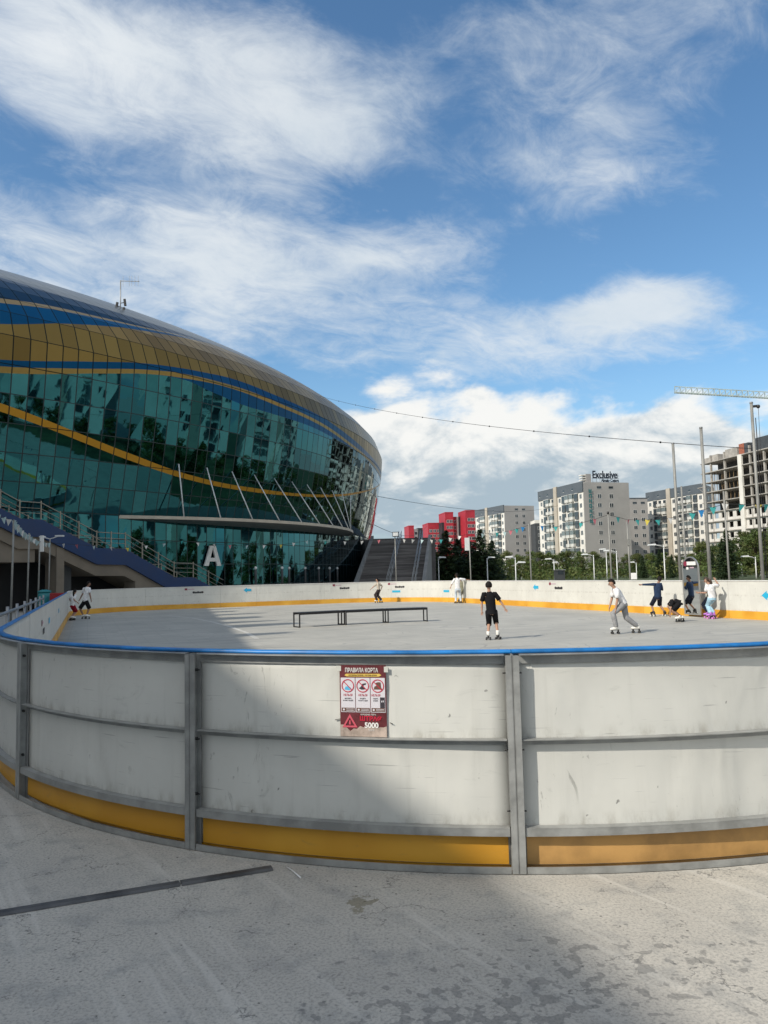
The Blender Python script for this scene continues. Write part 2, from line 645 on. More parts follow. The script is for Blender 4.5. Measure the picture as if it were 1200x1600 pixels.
col = N.mix(N.math('MULTIPLY', trk, 0.45), col, (0.19, 0.19, 0.185))
br = N.n('TexBrick')
br.offset = 0.0
N.link(lp, br.inputs['Vector'])
br.inputs['Scale'].default_value = 1.0
br.inputs['Brick Width'].default_value = 0.5
br.inputs['Row Height'].default_value = 0.5
br.inputs['Mortar Size'].default_value = 0.006
br.inputs['Color1'].default_value = (1, 1, 1, 1)
br.inputs['Color2'].default_value = (0.93, 0.93, 0.93, 1)
br.inputs['Mortar'].default_value = (0.72, 0.72, 0.72, 1)
col = N.mix(0.75, col, br.outputs['Color'], 'MULTIPLY')
N.link(col, b.inputs['Base Color'])
b.inputs['Roughness'].default_value = 0.62
b.inputs['Specular IOR Level'].default_value = 0.35
M['floor'] = fl
g = MB()
ring = [on_rink(TOT * k / 160, -0.01, 0.012) for k in range(160)]
g.add(ring, [list(reversed(range(160)))])
ro = g.build('rink_floor', M['floor'])
tag(ro, kind='structure')
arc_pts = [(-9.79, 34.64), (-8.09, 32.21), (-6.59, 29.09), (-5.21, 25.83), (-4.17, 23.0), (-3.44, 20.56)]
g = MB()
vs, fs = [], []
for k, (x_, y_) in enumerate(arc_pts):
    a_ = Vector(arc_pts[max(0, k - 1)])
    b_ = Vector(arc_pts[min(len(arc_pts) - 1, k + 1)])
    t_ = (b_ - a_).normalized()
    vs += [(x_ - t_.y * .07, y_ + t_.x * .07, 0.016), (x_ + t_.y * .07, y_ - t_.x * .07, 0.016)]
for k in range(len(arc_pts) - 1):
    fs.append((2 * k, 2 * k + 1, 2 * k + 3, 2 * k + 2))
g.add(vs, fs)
tag(g.build('floor_line', mat('pale_floor_strip', (0.50, 0.49, 0.45), 0.7, 0, 0.15, 4)), kind='structure')  # pale curved strip lying just above the rink floor


# white polyethylene panels: a little grimy, slightly see-through, wavy
def panel_material(name, base, grime, rough):
    m = bpy.data.materials.new(name)
    m.use_nodes = True
    N = NT(m.node_tree)
    b = N.n('BsdfPrincipled')
    o = N.n('OutputMaterial')
    P = N.n('NewGeometry').outputs['Position']
    c = N.mix(N.ss(N.noise(P, 1.3, 5, 0.6), 0.3, 0.7), base, tuple(x * 0.90 for x in base))
    runs = N.noise(N.map(P, scale=(9, 9, 0.55)), 1.6, 5, 0.6)
    c = N.mix(N.math('MULTIPLY', N.ss(runs, 0.52, 0.85), grime * 0.28), c, (0.42, 0.42, 0.38))
    smear = N.noise(N.map(P, scale=(1, 1, 2.2)), 3.4, 7, 0.7, 1.2)
    c = N.mix(N.math('MULTIPLY', N.ss(smear, 0.60, 0.78), grime * 0.4), c, (0.33, 0.34, 0.31))
    spk = N.n('TexVoronoi', feature='F1')
    N.link(N.vmath('ADD', P, N.vmath('SCALE', N.noise(P, 9, 3, 0.6, out='Color'), scale=0.12)), spk.inputs['Vector'])
    spk.inputs['Scale'].default_value = 7.5
    sm = N.math('MULTIPLY', N.ss(spk.outputs['Distance'], 0.085, 0.04), N.ss(N.noise(P, 3.1, 3, 0.6), 0.50, 0.58))
    c = N.mix(N.math('MULTIPLY', sm, grime * 0.8), c, (0.16, 0.16, 0.15))
    scr = N.noise(N.map(P, scale=(1.2, 1.2, 40), rot=(0.02, 0.04, 0)), 2.3, 3, 0.5, 0.3)
    c = N.mix(N.math('MULTIPLY', N.ss(scr, 0.68, 0.73), grime * 0.6), c, (0.30, 0.30, 0.29))
    szp = N.n('SeparateXYZ')
    N.link(P, szp.inputs[0])
    zz_ = szp.outputs[2]
    gr = N.math('MAXIMUM', N.math('MULTIPLY', N.ss(zz_, 0.34, 0.245), N.math('GREATER_THAN', zz_, 0.24)), N.math('MULTIPLY', N.ss(zz_, 0.80, 0.715), N.math('GREATER_THAN', zz_, 0.71)))
    gr = N.math('MULTIPLY', gr, N.ss(N.noise(N.map(P, scale=(5, 5, 2)), 2.0, 6, 0.7), 0.42, 0.72))
    c = N.mix(N.math('MULTIPLY', gr, grime * 0.55), c, (0.30, 0.28, 0.23))
    scu = N.noise(N.map(P, scale=(3.2, 3.2, 1.1), rot=(0.5, 0.3, 0.2)), 2.7, 8, 0.72, 2.2)
    c = N.mix(N.math('MULTIPLY', N.math('MULTIPLY', N.ss(scu, 0.60, 0.66), N.ss(N.noise(P, 1.7, 2, 0.5), 0.46, 0.60)), grime * 0.55), c, (0.24, 0.24, 0.22))
    N.link(c, b.inputs['Base Color'])
    b.inputs['Roughness'].default_value = rough
    bp = N.n('Bump')
    bp.inputs['Strength'].default_value = 0.5
    bp.inputs['Distance'].default_value = 0.05
    N.link(N.noise(N.map(P, scale=(1, 1, 0.5)), 2.4, 2, 0.5, 0.6), bp.inputs['Height'])
    N.link(bp.outputs[0], b.inputs['Normal'])
    tr = N.n('BsdfTranslucent')
    N.link(c, tr.inputs[0])
    mx = N.n('MixShader')
    mx.inputs[0].default_value = 0.10
    N.link(b.outputs[0], mx.inputs[1])
    N.link(tr.outputs[0], mx.inputs[2])
    N.link(mx.outputs[0], o.inputs[0])
    return m


M['panel'] = panel_material('white_plastic_panel', (0.71, 0.71, 0.665), 1.0, 0.42)
m = bpy.data.materials.new('worn_yellow_plastic')
m.use_nodes = True
N = NT(m.node_tree)
b = N.n('BsdfPrincipled')
o = N.n('OutputMaterial')
N.link(b.outputs[0], o.inputs[0])
P = N.n('NewGeometry').outputs['Position']
c = N.mix(N.ss(N.noise(P, 0.9, 3, 0.5), 0.35, 0.65), (0.60, 0.29, 0.025), (0.74, 0.40, 0.05))
c = N.mix(N.math('MULTIPLY', N.ss(N.noise(N.map(P, scale=(1, 1, 3)), 5, 6, 0.7, 0.6), 0.55, 0.75), 0.5), c, (0.33, 0.21, 0.08))
N.link(c, b.inputs['Base Color'])
b.inputs['Roughness'].default_value = 0.45
M['kick'] = m
M['kick_faded'] = mat('faded_ochre_plastic', (0.46, 0.26, 0.085), 0.6, 0, 0.22, 3.5)

bar_o = thing('rink_barrier', 'white panelled rink barrier with yellow kick strip, blue top rail and steel posts', 'barrier', rk(RL / 2, RW / 2))
BO = Vector(bar_o.location)


def strip(s0, s1, off0, off1, z0, z1, n=8, bulge=0.0, mi=0, g=None):
    """curved slab that follows the outline between two offsets and two heights"""
    g = g or MB()
    vs, fs = [], []
    for k in range(n + 1):
        t = k / n
        s_ = s0 + (s1 - s0) * t
        for (of, z) in ((off0, z0), (off1, z0), (off1, z1), (off0, z1)):
            vs.append(on_rink(s_, of, z) - BO)
    for k in range(n):
        a, c = k * 4, (k + 1) * 4
        for e in range(4):
            f = (e + 1) % 4
            fs.append((a + e, a + f, c + f, c + e))
    fs.append((3, 2, 1, 0))
    fs.append((n * 4, n * 4 + 1, n * 4 + 2, n * 4 + 3))
    g.add(vs, fs, mi)
    return g


def bulged_panel(s0, s1, off, th, z0, z1, amp, n=14, mz=10):
    """thin sheet that swells between its frame members"""
    g = MB()
    vs, fs = [], []
    for side in (0, 1):
        for j in range(mz + 1):
            for k in range(n + 1):
                t, w = k / n, j / mz
                h2 = abs(math.sin(math.pi * (w * (z1 - z0) / 0.5))) ** 0.8
                bul = amp * math.sin(math.pi * t) ** 0.7 * h2
                vs.append(on_rink(s0 + (s1 - s0) * t, off + bul + side * th, z0 + (z1 - z0) * w) - BO)
    L = (n + 1) * (mz + 1)
    for j in range(mz):
        for k in range(n):
            a = j * (n + 1) + k
            fs.append((a, a + n + 1, a + n + 2, a + 1))
            a += L
            fs.append((a, a + 1, a + n + 2, a + n + 1))
    for k in range(n):
        fs.append((k, k + 1, L + k + 1, L + k))
        a = mz * (n + 1) + k
        fs.append((a + 1, a, L + a, L + a + 1))
    for j in range(mz):
        a = j * (n + 1)
        fs.append((a + n + 1, a, L + a, L + a + n + 1))
        a += n
        fs.append((a, a + n + 1, L + a + n + 1, L + a))
    g.add(vs, fs, 0, True)
    return g


panels = {}
order = sorted(posts)
for i, s0 in enumerate(order):
    s1 = order[(i + 1) % len(order)]
    if s1 < s0:
        s1 += TOT
    nearp = any(abs(((s0 + s1) / 2 - q + TOT / 2) % TOT - TOT / 2) < 3.2 for q in corner_posts)
    n = 12 if nearp else 6
    if nearp:
        pan = bulged_panel(s0 + .004, s1 - .004, 0.006, 0.008, 0.03, 1.185, 0.012, 16, 12).build('panel', M['panel'], bar_o)
    else:
        pan = strip(s0 + .003, s1 - .003, 0.004, 0.014, 0.03, 1.185, n).build('panel', M['panel'], bar_o)
    panels[i] = (s0, s1, pan)
    # yellow kick plate inside, and its outer face seen below the lowest rail
    kp = strip(s0 + .004, s1 - .004, -0.010, 0.0025, 0.012, 0.262, n)
    strip(s0 + .05, s1 - .05, 0.017, 0.024, 0.035, 0.215, n, g=kp)
    kp.build('kick_plate', M['kick_faded'] if abs(s0 - corner_posts[0]) < .01 else M['kick'], bar_o)
    # rails on the outer side (only where the outside can be seen)
    if nearp:
        e0, e1 = s0 + 0.042, s1 - 0.042
        for zt, zf, dep, lip in ((1.183, 1.128, 0.078, 0), (0.717, 0.682, 0.076, 0), (0.245, 0.200, 0.078, 1), (0.0095, 0.040, 0.084, 1)):
            rl = MB()
            if zt > 0.1:
                strip(e0, e1, 0.026, dep, zt - 0.005, zt, n, g=rl)
                a, c = (dep - 0.007, dep) if lip else (0.026, 0.032)
                strip(e0, e1, a, c, zf, zt - 0.0055, n, g=rl)
            else:
                strip(e0, e1, 0.026, dep, 0.004, zt, n, g=rl)
                strip(e0, e1, dep - 0.007, dep, zt + 0.0005, zf, n, g=rl)
            rl.build('rail', M['galv'], bar_o)
    # post: two angle irons bolted back to back
    po = MB()
    for sg in (-1, 1):
        a, c = sorted((s0 + sg * 0.0015, s0 + sg * 0.0055))
        strip(a, c, 0.028, 0.086, 0.004, 1.182, 1, g=po)
        a, c = sorted((s0 + sg * 0.0060, s0 + sg * 0.0370))
        strip(a, c, 0.081, 0.0875, 0.006, 1.176, 1, g=po)
        a, c = sorted((s0 + sg * 0.0060, s0 + sg * 0.0370))
        strip(a, c, 0.020, 0.026, 0.006, 1.176, 1, g=po)
    pst = po.build('post', M['galv'], bar_o)
    if nearp:
        for zb in (1.08, 0.66, 0.33):
            for sg in (-1, 1):
                bo = MB()
                ctr = on_rink(s0 + sg * 0.012, 0.055, zb) - BO
                tip = on_rink(s0 + sg * 0.034, 0.055, zb) - BO
                bo.tube([ctr, tip], 0.010, 6)
                bo.tube([tip, on_rink(s0 + sg * 0.052, 0.055, zb) - BO], 0.0045, 6)
                bo.build('bolt', M['bolt'], pst)
# blue cap rail
prof_pts = [(-0.016, 1.182), (0.034, 1.182), (0.040, 1.187), (0.040, 1.197), (0.032, 1.203), (-0.012, 1.203), (-0.019, 1.197), (-0.019, 1.187)]


def cap_piece(s0, s1, m_):
    cap = MB()
    nseg = max(2, int((s1 - s0) / 0.45))
    vs, fs = [], []
    npf = len(prof_pts)
    for k in range(nseg + 1):
        for (of, z) in prof_pts:
            vs.append(on_rink(s0 + (s1 - s0) * k / nseg, of, z + 0.002) - BO)
    for k in range(nseg):
        for e in range(npf):
            a, c = k * npf, (k + 1) * npf
            fs.append((a + e, a + (e + 1) % npf, c + (e + 1) % npf, c + e))
    cap.add(vs, fs, 0, True)
    cap.add([], [])
    cap.build('top_rail', m_, bar_o)


# blue sleeves of about six metres meet with hairline gaps; the far and right boards are capped in white
s_blue = S_A + A5 + (RL - 2 * RR) * 0.86
cuts = [0.0, corner_posts[1], corner_posts[3], corner_posts[4] + 4, corner_posts[4] + 10, corner_posts[4] + 16, s_blue]
for a, c in zip(cuts[:-1], cuts[1:]):
    cap_piece(a + .0015, c - .0015, M['blue_rail'])
cap_piece(s_blue, s_blue + (TOT - s_blue) * 0.5, M['white'])
cap_piece(s_blue + (TOT - s_blue) * 0.5 + .002, TOT - .002, M['white'])
# thin rubber line where the frame meets the ground
# stickers on the inside of the far panels
stick_dark = mat('sticker_dark', (0.03, 0.03, 0.035), 0.5)
stick_red = mat('sticker_wine', (0.22, 0.03, 0.06), 0.5)
stick_cyan = mat('sticker_cyan', (0.02, 0.38, 0.62), 0.5)


def nearest_s(px, Y):
    """outline position nearest to the ground point at photo column px, distance Y"""
    p = Vector((ray_x(px, Y), Y))
    best = min((((on_rink(TOT * k / 900).xy - p).length, TOT * k / 900) for k in range(900)))
    return best[1]


def panel_of(s):
    for i, (a, c, o_) in panels.items():
        if a <= s <= c or a <= s + TOT <= c:
            return o_
    return panels[0][2]


def sticker(s, z, kind):
    g = MB()
    if kind == 'logo':
        # little emblem with a faint line beside it, and a dark word-shaped strip below
        strip(s - 0.50, s - 0.36, -0.006, -0.0015, z + 0.03, z + 0.14, 2, mi=1, g=g)
        strip(s - 0.33, s + 0.02, -0.006, -0.0015, z + 0.06, z + 0.10, 2, mi=2, g=g)
        for k in range(5):
            strip(s - 0.06 + k * 0.115, s + 0.035 + k * 0.115, -0.006, -0.0015, z - 0.15, z - 0.04 - (k % 2) * 0.02, 1, mi=0, g=g)
        strip(s - 0.08, s + 0.52, -0.0055, -0.002, z - 0.12, z - 0.07, 2, mi=0, g=g)
    elif kind == 'word':
        strip(s - 0.25, s + 0.25, -0.006, -0.0015, z - 0.06, z + 0.06, 3, mi=3, g=g)
    else:
        # arrow pointing left as seen from inside
        pts = [(-0.22, 0), (-0.03, 0.14), (-0.03, 0.065), (0.22, 0.065), (0.22, -0.065), (-0.03, -0.065), (-0.03, -0.14)]
        vs = [on_rink(s + (a), -0.006, z + c) - BO for a, c in pts] + [on_rink(s + a, -0.0015, z + c) - BO for a, c in pts]
        k = len(pts)
        g.add(vs, [list(range(k)), list(reversed(range(k, 2 * k)))] + [((i + 1) % k, i, i + k, (i + 1) % k + k) for i in range(k)], 3)
    pale = M['sticker_pale']
    ob = g.build('sticker', [stick_dark, stick_red, pale, stick_cyan], panel_of(s))
    return ob


M['sticker_pale'] = mat('sticker_pale', (0.50, 0.36, 0.42), 0.5)
for px, Y, z, kind in [(300, 43.5, 0.98, 'logo'), (379, 45.0, 0.93, 'arrow'), (520, 47.0, 0.98, 'logo'), (622, 46.0, 0.98, 'logo'), (621, 46.0, 0.62, 'word'),
                       (703, 43.5, 0.62, 'word'), (837, 35.0, 0.9, 'arrow'), (868, 33.5, 0.98, 'logo'), (1196, 23.0, 0.75, 'arrow')]:
    sticker(nearest_s(px, Y), z, kind)
for dd in (11.5, 14.0, 20.0):
    sticker(nearest_s(0, dd) if False else (S_A + A5 + dd - 4.0), 0.8, 'word' if dd > 13 else 'logo')
# ------------------------------------------------------------------ arena
AX, AY, AR = -82.34, 102.2, 82.24
A_DL, A_Z1, A_M, A_N, A_EX = 3.54, 16.99, 50.14, 16.61, 1.28
Z_BASE = 6.1


def arena_profile():
    raw = []
    for k in range(200):
        t = k / 199
        raw.append((AR - A_DL * (1 - t) ** 1.5, A_Z1 * t))
    for k in range(1, 200):
        a = k / 199 * math.pi / 2
        raw.append((AR - A_M + A_M * math.cos(a) ** A_EX, A_Z1 + A_N * math.sin(a) ** A_EX))
    raw = np.array(raw)
    s = np.r_[0, np.cumsum(np.hypot(np.diff(raw[:, 0]), np.diff(raw[:, 1])))]
    return raw[:, 0], raw[:, 1], s


a_rho, a_z, a_s = arena_profile()
S_BASE = float(np.interp(Z_BASE, a_z, a_s))
RHO_BASE = float(np.interp(Z_BASE, a_z, a_rho))


def arena_pt(deg, s, off=0.0):
    """point on the skin, relative to the arena's base centre"""
    if s < S_BASE:
        rho, z = RHO_BASE, Z_BASE * s / S_BASE
    else:
        rho, z = float(np.interp(s, a_s, a_rho)), float(np.interp(s, a_s, a_z))
    rho += off
    return Vector((rho * math.cos(R(deg)), rho * math.sin(R(deg)), z))


arena = thing('arena', 'huge oval glass arena with teal mirror panes and blue and gold bands', 'arena', (AX, AY, 0))

BANDS = {
 'R': [(-60, 27.0), (-46, 26.0), (-42.3, 25.3), (-39.8, 24.6), (-36.1, 24.1), (-32.5, 24.0), (-29, 23.9), (-22, 23.9), (20, 24)],
 'b1': [(-60, 19.0), (-46, 20.0), (-43.4, 20.4), (-41.2, 21.1), (-38.6, 21.5), (-36.2, 21.9), (-34, 22.5), (-31.5, 23.4), (-29, 23.9), (20, 24)],
 'tan': [(-60, 18.2), (-46, 19.2), (-43.5, 19.8), (-41.4, 20.5), (-39.2, 21.0), (-36.3, 21.6), (-34.1, 22.2), (-31.1, 23.4), (-29, 23.9), (20, 24)],
 'b2': [(-60, 16.5), (-46, 17.2), (-43.7, 17.8), (-41.5, 18.7), (-39.4, 19.7), (-37.3, 20.6), (-35.3, 21.4), (-33.5, 22.1), (-31, 23.2), (-29, 23.9), (20, 24)],
 'b3': [(-60, 14.0), (-43.7, 15.5), (-40, 16.4), (-37.3, 17.1), (-35.3, 17.5), (-33, 17.8), (-30.6, 18.0), (-26.8, 17.7), (-21.6, 17.2), (-15.6, 16.4), (-8.6, 15.7), (20, 15)],
 'b4': [(-60, 13.8), (-43.7, 15.1), (-40.5, 15.8), (-36.6, 16.8), (-33.9, 17.2), (-30.7, 17.3), (-26.8, 17.0), (-21.5, 16.6), (-15.5, 15.8), (-8.4, 15.2), (20, 14.5)],
 'b5': [(-60, 13.5), (-43.7, 14.7), (-38.9, 15.9), (-36.6, 16.5), (-34.5, 16.8), (-31.5, 17.0), (-26.8, 16.7), (-21.5, 16.3), (-15.5, 15.5), (-8.3, 14.9), (20, 14.2)],
 'b6': [(-60, 13.5), (-43.7, 14.7), (-38.9, 15.9), (-36.6, 16.5), (-34.5, 16.7), (-32.4, 16.3), (-28.9, 15.9), (-24.4, 15.9), (-17.9, 15.5), (-12.6, 15.2), (-6.3, 14.6), (20, 14)],
 'o1': [(-60, 17.0), (-43.6, 12.9), (-41.9, 12.35), (-39.8, 11.6), (-37.4, 10.8), (-33.3, 9.75), (-28, 9.4), (-24.6, 9.45), (-18.1, 10.1), (-10.4, 11.6), (-5.1, 12.9), (20, 20)],
 'o2': [(-60, 16.5), (-43.6, 12.4), (-41.9, 11.87), (-39.8, 11.12), (-37.4, 10.32), (-33.3, 9.37), (-28, 9.06), (-24.6, 9.18), (-18.1, 9.85), (-10.4, 11.42), (-5.1, 12.75), (20, 19.8)],
}
m = bpy.data.materials.new('arena_glass')
m.use_nodes = True
N = NT(m.node_tree)
b = N.n('BsdfPrincipled')
o = N.n('OutputMaterial')
N.link(b.outputs[0], o.inputs[0])
uv = N.n('UVMap', uv_map='panels').outputs[0]
sp = N.n('SeparateXYZ')
N.link(uv, sp.inputs[0])
PW, PH = 0.72, 1.78                                  # pane width in degrees, pane height in metres
deg, ss_ = sp.outputs[0], sp.outputs[1]
pcol = N.math('DIVIDE', deg, PW)            # degrees round the oval, metres up the skin
xn = N.math('DIVIDE', N.math('ADD', deg, 60.0), 80.0, clamp=True)
sn = N.math('DIVIDE', ss_, 50.0)


def above(key):
    fc = N.n('FloatCurve')
    cu = fc.mapping.curves[0]
    pts = BANDS[key]
    while len(cu.points) < len(pts):
        cu.points.new(0.5, 0.5)
    for p, (a, q) in zip(cu.points, pts):
        p.location = ((a + 60) / 80, q / 50)
        p.handle_type = 'AUTO_CLAMPED'
    fc.mapping.update()
    N.link(xn, fc.inputs['Value'])
    return N.math('GREATER_THAN', sn, fc.outputs[0])


pid = N.n('CombineXYZ')
N.link(N.math('FLOOR', pcol), pid.inputs[0])
N.link(N.math('FLOOR', N.math('DIVIDE', N.math('ADD', ss_, 0.70), PH)), pid.inputs[1])
wn = N.n('TexWhiteNoise', noise_dimensions='2D')
N.link(pid.outputs[0], wn.inputs['Vector'])
pv = wn.outputs['Value']
teal = N.mix(pv, (0.019, 0.092, 0.112), (0.033, 0.135, 0.160))
gold = N.mix(pv, (0.165, 0.11, 0.034), (0.28, 0.19, 0.058))
goldL = (0.29, 0.195, 0.06)
blue = N.mix(pv, (0.003, 0.058, 0.145), (0.004, 0.072, 0.175))
dblue = N.mix(pv, (0.005, 0.022, 0.050), (0.006, 0.028, 0.062))
c = teal
for key, colr in (('b6', blue), ('b5', goldL), ('b4', blue), ('b3', gold), ('b2', blue), ('tan', (0.27, 0.205, 0.11)), ('b1', dblue), ('R', (0.15, 0.165, 0.17))):
    c = N.mix(above(key), c, colr)
orange = N.math('SUBTRACT', above('o2'), above('o1'), clamp=True)
c = N.mix(orange, c, (0.46, 0.235, 0.03))
# joints between panes
fu = N.math('FRACT', pcol)
fu = N.math('MINIMUM', fu, N.math('SUBTRACT', 1.0, fu))
ju = N.math('LESS_THAN', fu, 0.036)
fv = N.math('FRACT', N.math('DIVIDE', N.math('ADD', ss_, 0.70), PH))
fv = N.math('MINIMUM', fv, N.math('SUBTRACT', 1.0, fv))
jv = N.math('LESS_THAN', fv, 0.016)
joint = N.math('MULTIPLY', N.math('MAXIMUM', ju, jv), N.math('SUBTRACT', 1.0, N.math('MULTIPLY', above('R'), 0.8)))
c = N.mix(N.math('MULTIPLY', joint, 0.93), c, (0.008, 0.016, 0.018))
N.link(c, b.inputs['Base Color'])
isR = above('R')
upper = N.math('MAXIMUM', above('b6'), orange)
N.put(b.inputs['Metallic'], N.math('MULTIPLY', N.math('SUBTRACT', 1.0, N.math('MULTIPLY', joint, 0.9)), N.math('SUBTRACT', 1.0, N.math('MULTIPLY', upper, 0.62))))
N.put(b.inputs['Roughness'], N.math('ADD', N.math('ADD', 0.02, N.math('MULTIPLY', upper, 0.26)), N.math('MULTIPLY', joint, 0.5)))
N.put(b.inputs['Specular IOR Level'], N.math('SUBTRACT', 0.5, N.math('MULTIPLY', upper, 0.42)))
bp = N.n('Bump')
bp.inputs['Strength'].default_value = 1.0
bp.inputs['Distance'].default_value = 0.0030
Pn = N.n('NewGeometry').outputs['Position']
off = N.vmath('SCALE', wn.outputs['Color'], scale=40.0)
wob = N.noise(N.vmath('ADD', Pn, off), 0.62, 2, 0.5, 0.4)
N.link(wob, bp.inputs['Height'])
N.link(bp.outputs[0], b.inputs['Normal'])
M['arena_glass'] = m


def arena_skin(name, rows, d0, d1, jit, mats):
    rnd = random.Random(3)
    n = int(round((d1 - d0) / PW))
    vs, uvs = [], []
    for r_ in rows:
        for k in range(n + 1):
            j = rnd.gauss(0, jit)
            vs.append(arena_pt(d0 + k * PW, r_, j))
            uvs.append((d0 + k * PW, r_))
    me = bpy.data.meshes.new(name)
    fs = []
    for i in range(len(rows) - 1):
        for k in range(n):
            a = i * (n + 1) + k
            fs.append((a, a + 1, a + n + 2, a + n + 1))
    me.from_pydata(vs, [], fs)
    lay = me.uv_layers.new(name='panels')
    for lp in me.loops:
        lay.data[lp.index].uv = uvs[lp.vertex_index]
    me.materials.append(mats)
    return me


rows_up = [S_BASE] + [1.78 * k - 0.70 for k in range(4, 28)]
rows_up = [r_ for r_ in rows_up if r_ >= S_BASE]
S_TOP = float(a_s[-1])
rows_up = [r_ for r_ in rows_up if r_ < S_TOP] + [S_TOP]
link('glass_facade', arena_skin('glass_facade', rows_up, -199.44, 160.56, 0.0035, M['arena_glass']), arena)
rows_lo = [0.0, 1.08, 2.86, 4.64, S_BASE]
link('base_glass', arena_skin('base_glass', rows_lo, -199.44, 160.56, 0.0035, M['arena_glass']), arena)
# roof: low dome
g = MB()
rt, zt = AR - A_M, A_Z1 + A_N
vs, fs = [], []
for i in range(7):
    t = i / 6
    for k in range(72):
        a = 2 * math.pi * k / 72
        vs.append((rt * (1 - t) * math.cos(a), rt * (1 - t) * math.sin(a), zt + 2.6 * math.sin(t * math.pi / 2)))
for i in range(6):
    for k in range(72):
        k2 = (k + 1) % 72
        fs.append((i * 72 + k, i * 72 + k2, (i + 1) * 72 + k2, (i + 1) * 72 + k))
g.add(vs, fs, 0, True)
g.build('roof', mat('grey_roof', (0.28, 0.29, 0.30), 0.5, 0.3), arena)

# entrance canopy: crescent slab hung from rods
g = MB()
n = 60
vs, fs = [], []
for k in range(n + 1):
    t = k / n
    d = -37.6 + t * 25.4
    ri_ = RHO_BASE - 0.6
    ro_ = max(ri_ + 0.5, 84.4 - 0.026 * (d + 25) ** 2)
    for (rr_, z) in ((ri_, 5.80), (ro_ - 0.25, 5.89), (ro_, 5.94), (ro_, 6.17), (ri_, 6.27)):
        vs.append((rr_ * math.cos(R(d)), rr_ * math.sin(R(d)), z))
for k in range(n):
    a, c_ = k * 5, (k + 1) * 5
    for e in range(5):
        fs.append((a + e, c_ + e, c_ + (e + 1) % 5, a + (e + 1) % 5))
fs.append((0, 1, 2, 3, 4))
fs.append((n * 5 + 4, n * 5 + 3, n * 5 + 2, n * 5 + 1, n * 5))
g.add(vs, fs)
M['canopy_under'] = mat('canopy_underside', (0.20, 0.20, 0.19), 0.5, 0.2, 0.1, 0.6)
can = g.build('canopy', [M['cream_frame'], M['canopy_under']], arena)
fixn(can.data)
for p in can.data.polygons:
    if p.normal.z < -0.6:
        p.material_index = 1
for k in range(11):
    d = -34.3 + 1.98 * k
    g = MB()
    top = arena_pt(d, float(np.interp(10.12, a_z, a_s)), 0.05)
    rb_ = 84.2 - 0.026 * (d + 25) ** 2
    bot = Vector((rb_ * math.cos(R(d)), rb_ * math.sin(R(d)), 6.15))
    g.tube([top, bot], 0.048, 8)
    g.build('canopy_rod', M['pole_white'], arena)
# entrance columns seen through the dark glass line, doors
g = MB()

# big white letter A over the entrance
t_ = thing('letter_sign', 'large white letter A mounted on the teal glass beside the stair', 'sign', (AX, AY, 0))
dA = -31.35
ctr = arena_pt(dA, 0.0, 0.10)
tang = Vector((-math.sin(R(dA)), math.cos(R(dA)), 0))
nrm = Vector((math.cos(R(dA)), math.sin(R(dA)), 0))
MA = Matrix((( tang.x, nrm.x, 0, ctr.x), (tang.y, nrm.y, 0, ctr.y), (0, 0, 1, 0), (0, 0, 0, 1)))


def letterA(w, h, st, z0):
    o1 = [(-w / 2, z0), (-w / 2 + st, z0), (-w * .20, z0 + h * .30), (w * .20, z0 + h * .30), (w / 2 - st, z0), (w / 2, z0), (st * .52, z0 + h), (-st * .52, z0 + h)]
    return o1


gg = MB()
w, h, z0, st = 1.85, 1.58, 2.60, 0.45
sl = [(-w / 2, z0), (-w / 2 + st, z0), (0.05, z0 + h), (-0.31, z0 + h)]
gg.prism(sl, 0.0, 0.12, 0, 'y', MA)
sl = [(w / 2, z0), (0.31, z0 + h), (-0.05, z0 + h), (w / 2 - st, z0)]
gg.prism(sl, 0.002, 0.118, 0, 'y', MA)
gg.prism([(-w * .27, z0 + h * .22), (w * .27, z0 + h * .22), (w * .22, z0 + h * .40), (-w * .22, z0 + h * .40)], 0.004, 0.116, 0, 'y', MA)
ob = gg.build('letter', M['white'], t_)
fixn(ob.data)

# roof aerial
AP = Vector((ray_x(187, 60.0), 60.0, z_at(187, 484, 60.0) - 0.35))
an = thing('roof_antenna', 'slim mast on the arena roof with dark panel antennas and a comb aerial', 'antenna', AP)
g = MB()
g.tube([(0, 0, 0), (0, 0, 3.25)], 0.05, 8)
g.build('mast', M['galv_dull'], an)
g = MB()
g.bar((0.0, 0, 3.2), (1.5, 0.05, 3.15), 0.05)
for xx in (0.2, 0.7, 0.9, 1.15, 1.42):
    g.bar((xx, 0, 2.75), (xx, 0, 3.6), 0.022)
g.build('comb_aerial', M['galv_dull'], an)
for (xx, zz, tl, hh) in ((-0.30, 1.15, .10, .62), (0.36, 1.42, -.06, .58), (0.26, 0.75, .06, .55)):
    g = MB()
    g.bbox((-0.09, -0.06, -hh / 2), (0.09, 0.06, hh / 2), 0.015, 0, Matrix.Translation((xx, 0, zz)) @ Matrix.Rotation(tl * 2, 4, 'Y'))
    g.bar((xx, 0, zz), (0, 0, zz - 0.05), 0.05)
    g.build('panel_antenna', M['black_metal'], an)

# ------------------------------------------------------------------ outside stair at the left
S0 = Vector((-21.4, 39.5, 0))
S1 = Vector((-11.3, 54.6, 0))
dS = (S1 - S0)
LS = dS.length
dS.normalize()
nS = Vector((-dS.y, dS.x, 0))                          # away from the viewer
stair = thing('outdoor_stair', 'beige outdoor stair with blue fascia and pale railings climbing left to the podium', 'stair', S0, math.atan2(dS.y, dS.x))
# profile along the stair: (distance, tread height)
def xs(px):
    """distance along the stair line of photo column px"""
    # intersect the sight line with the stair line
    k = (px - 602.0) / 1200.0
    return (k * S0.y - S0.x) / (dS.x - k * dS.y)


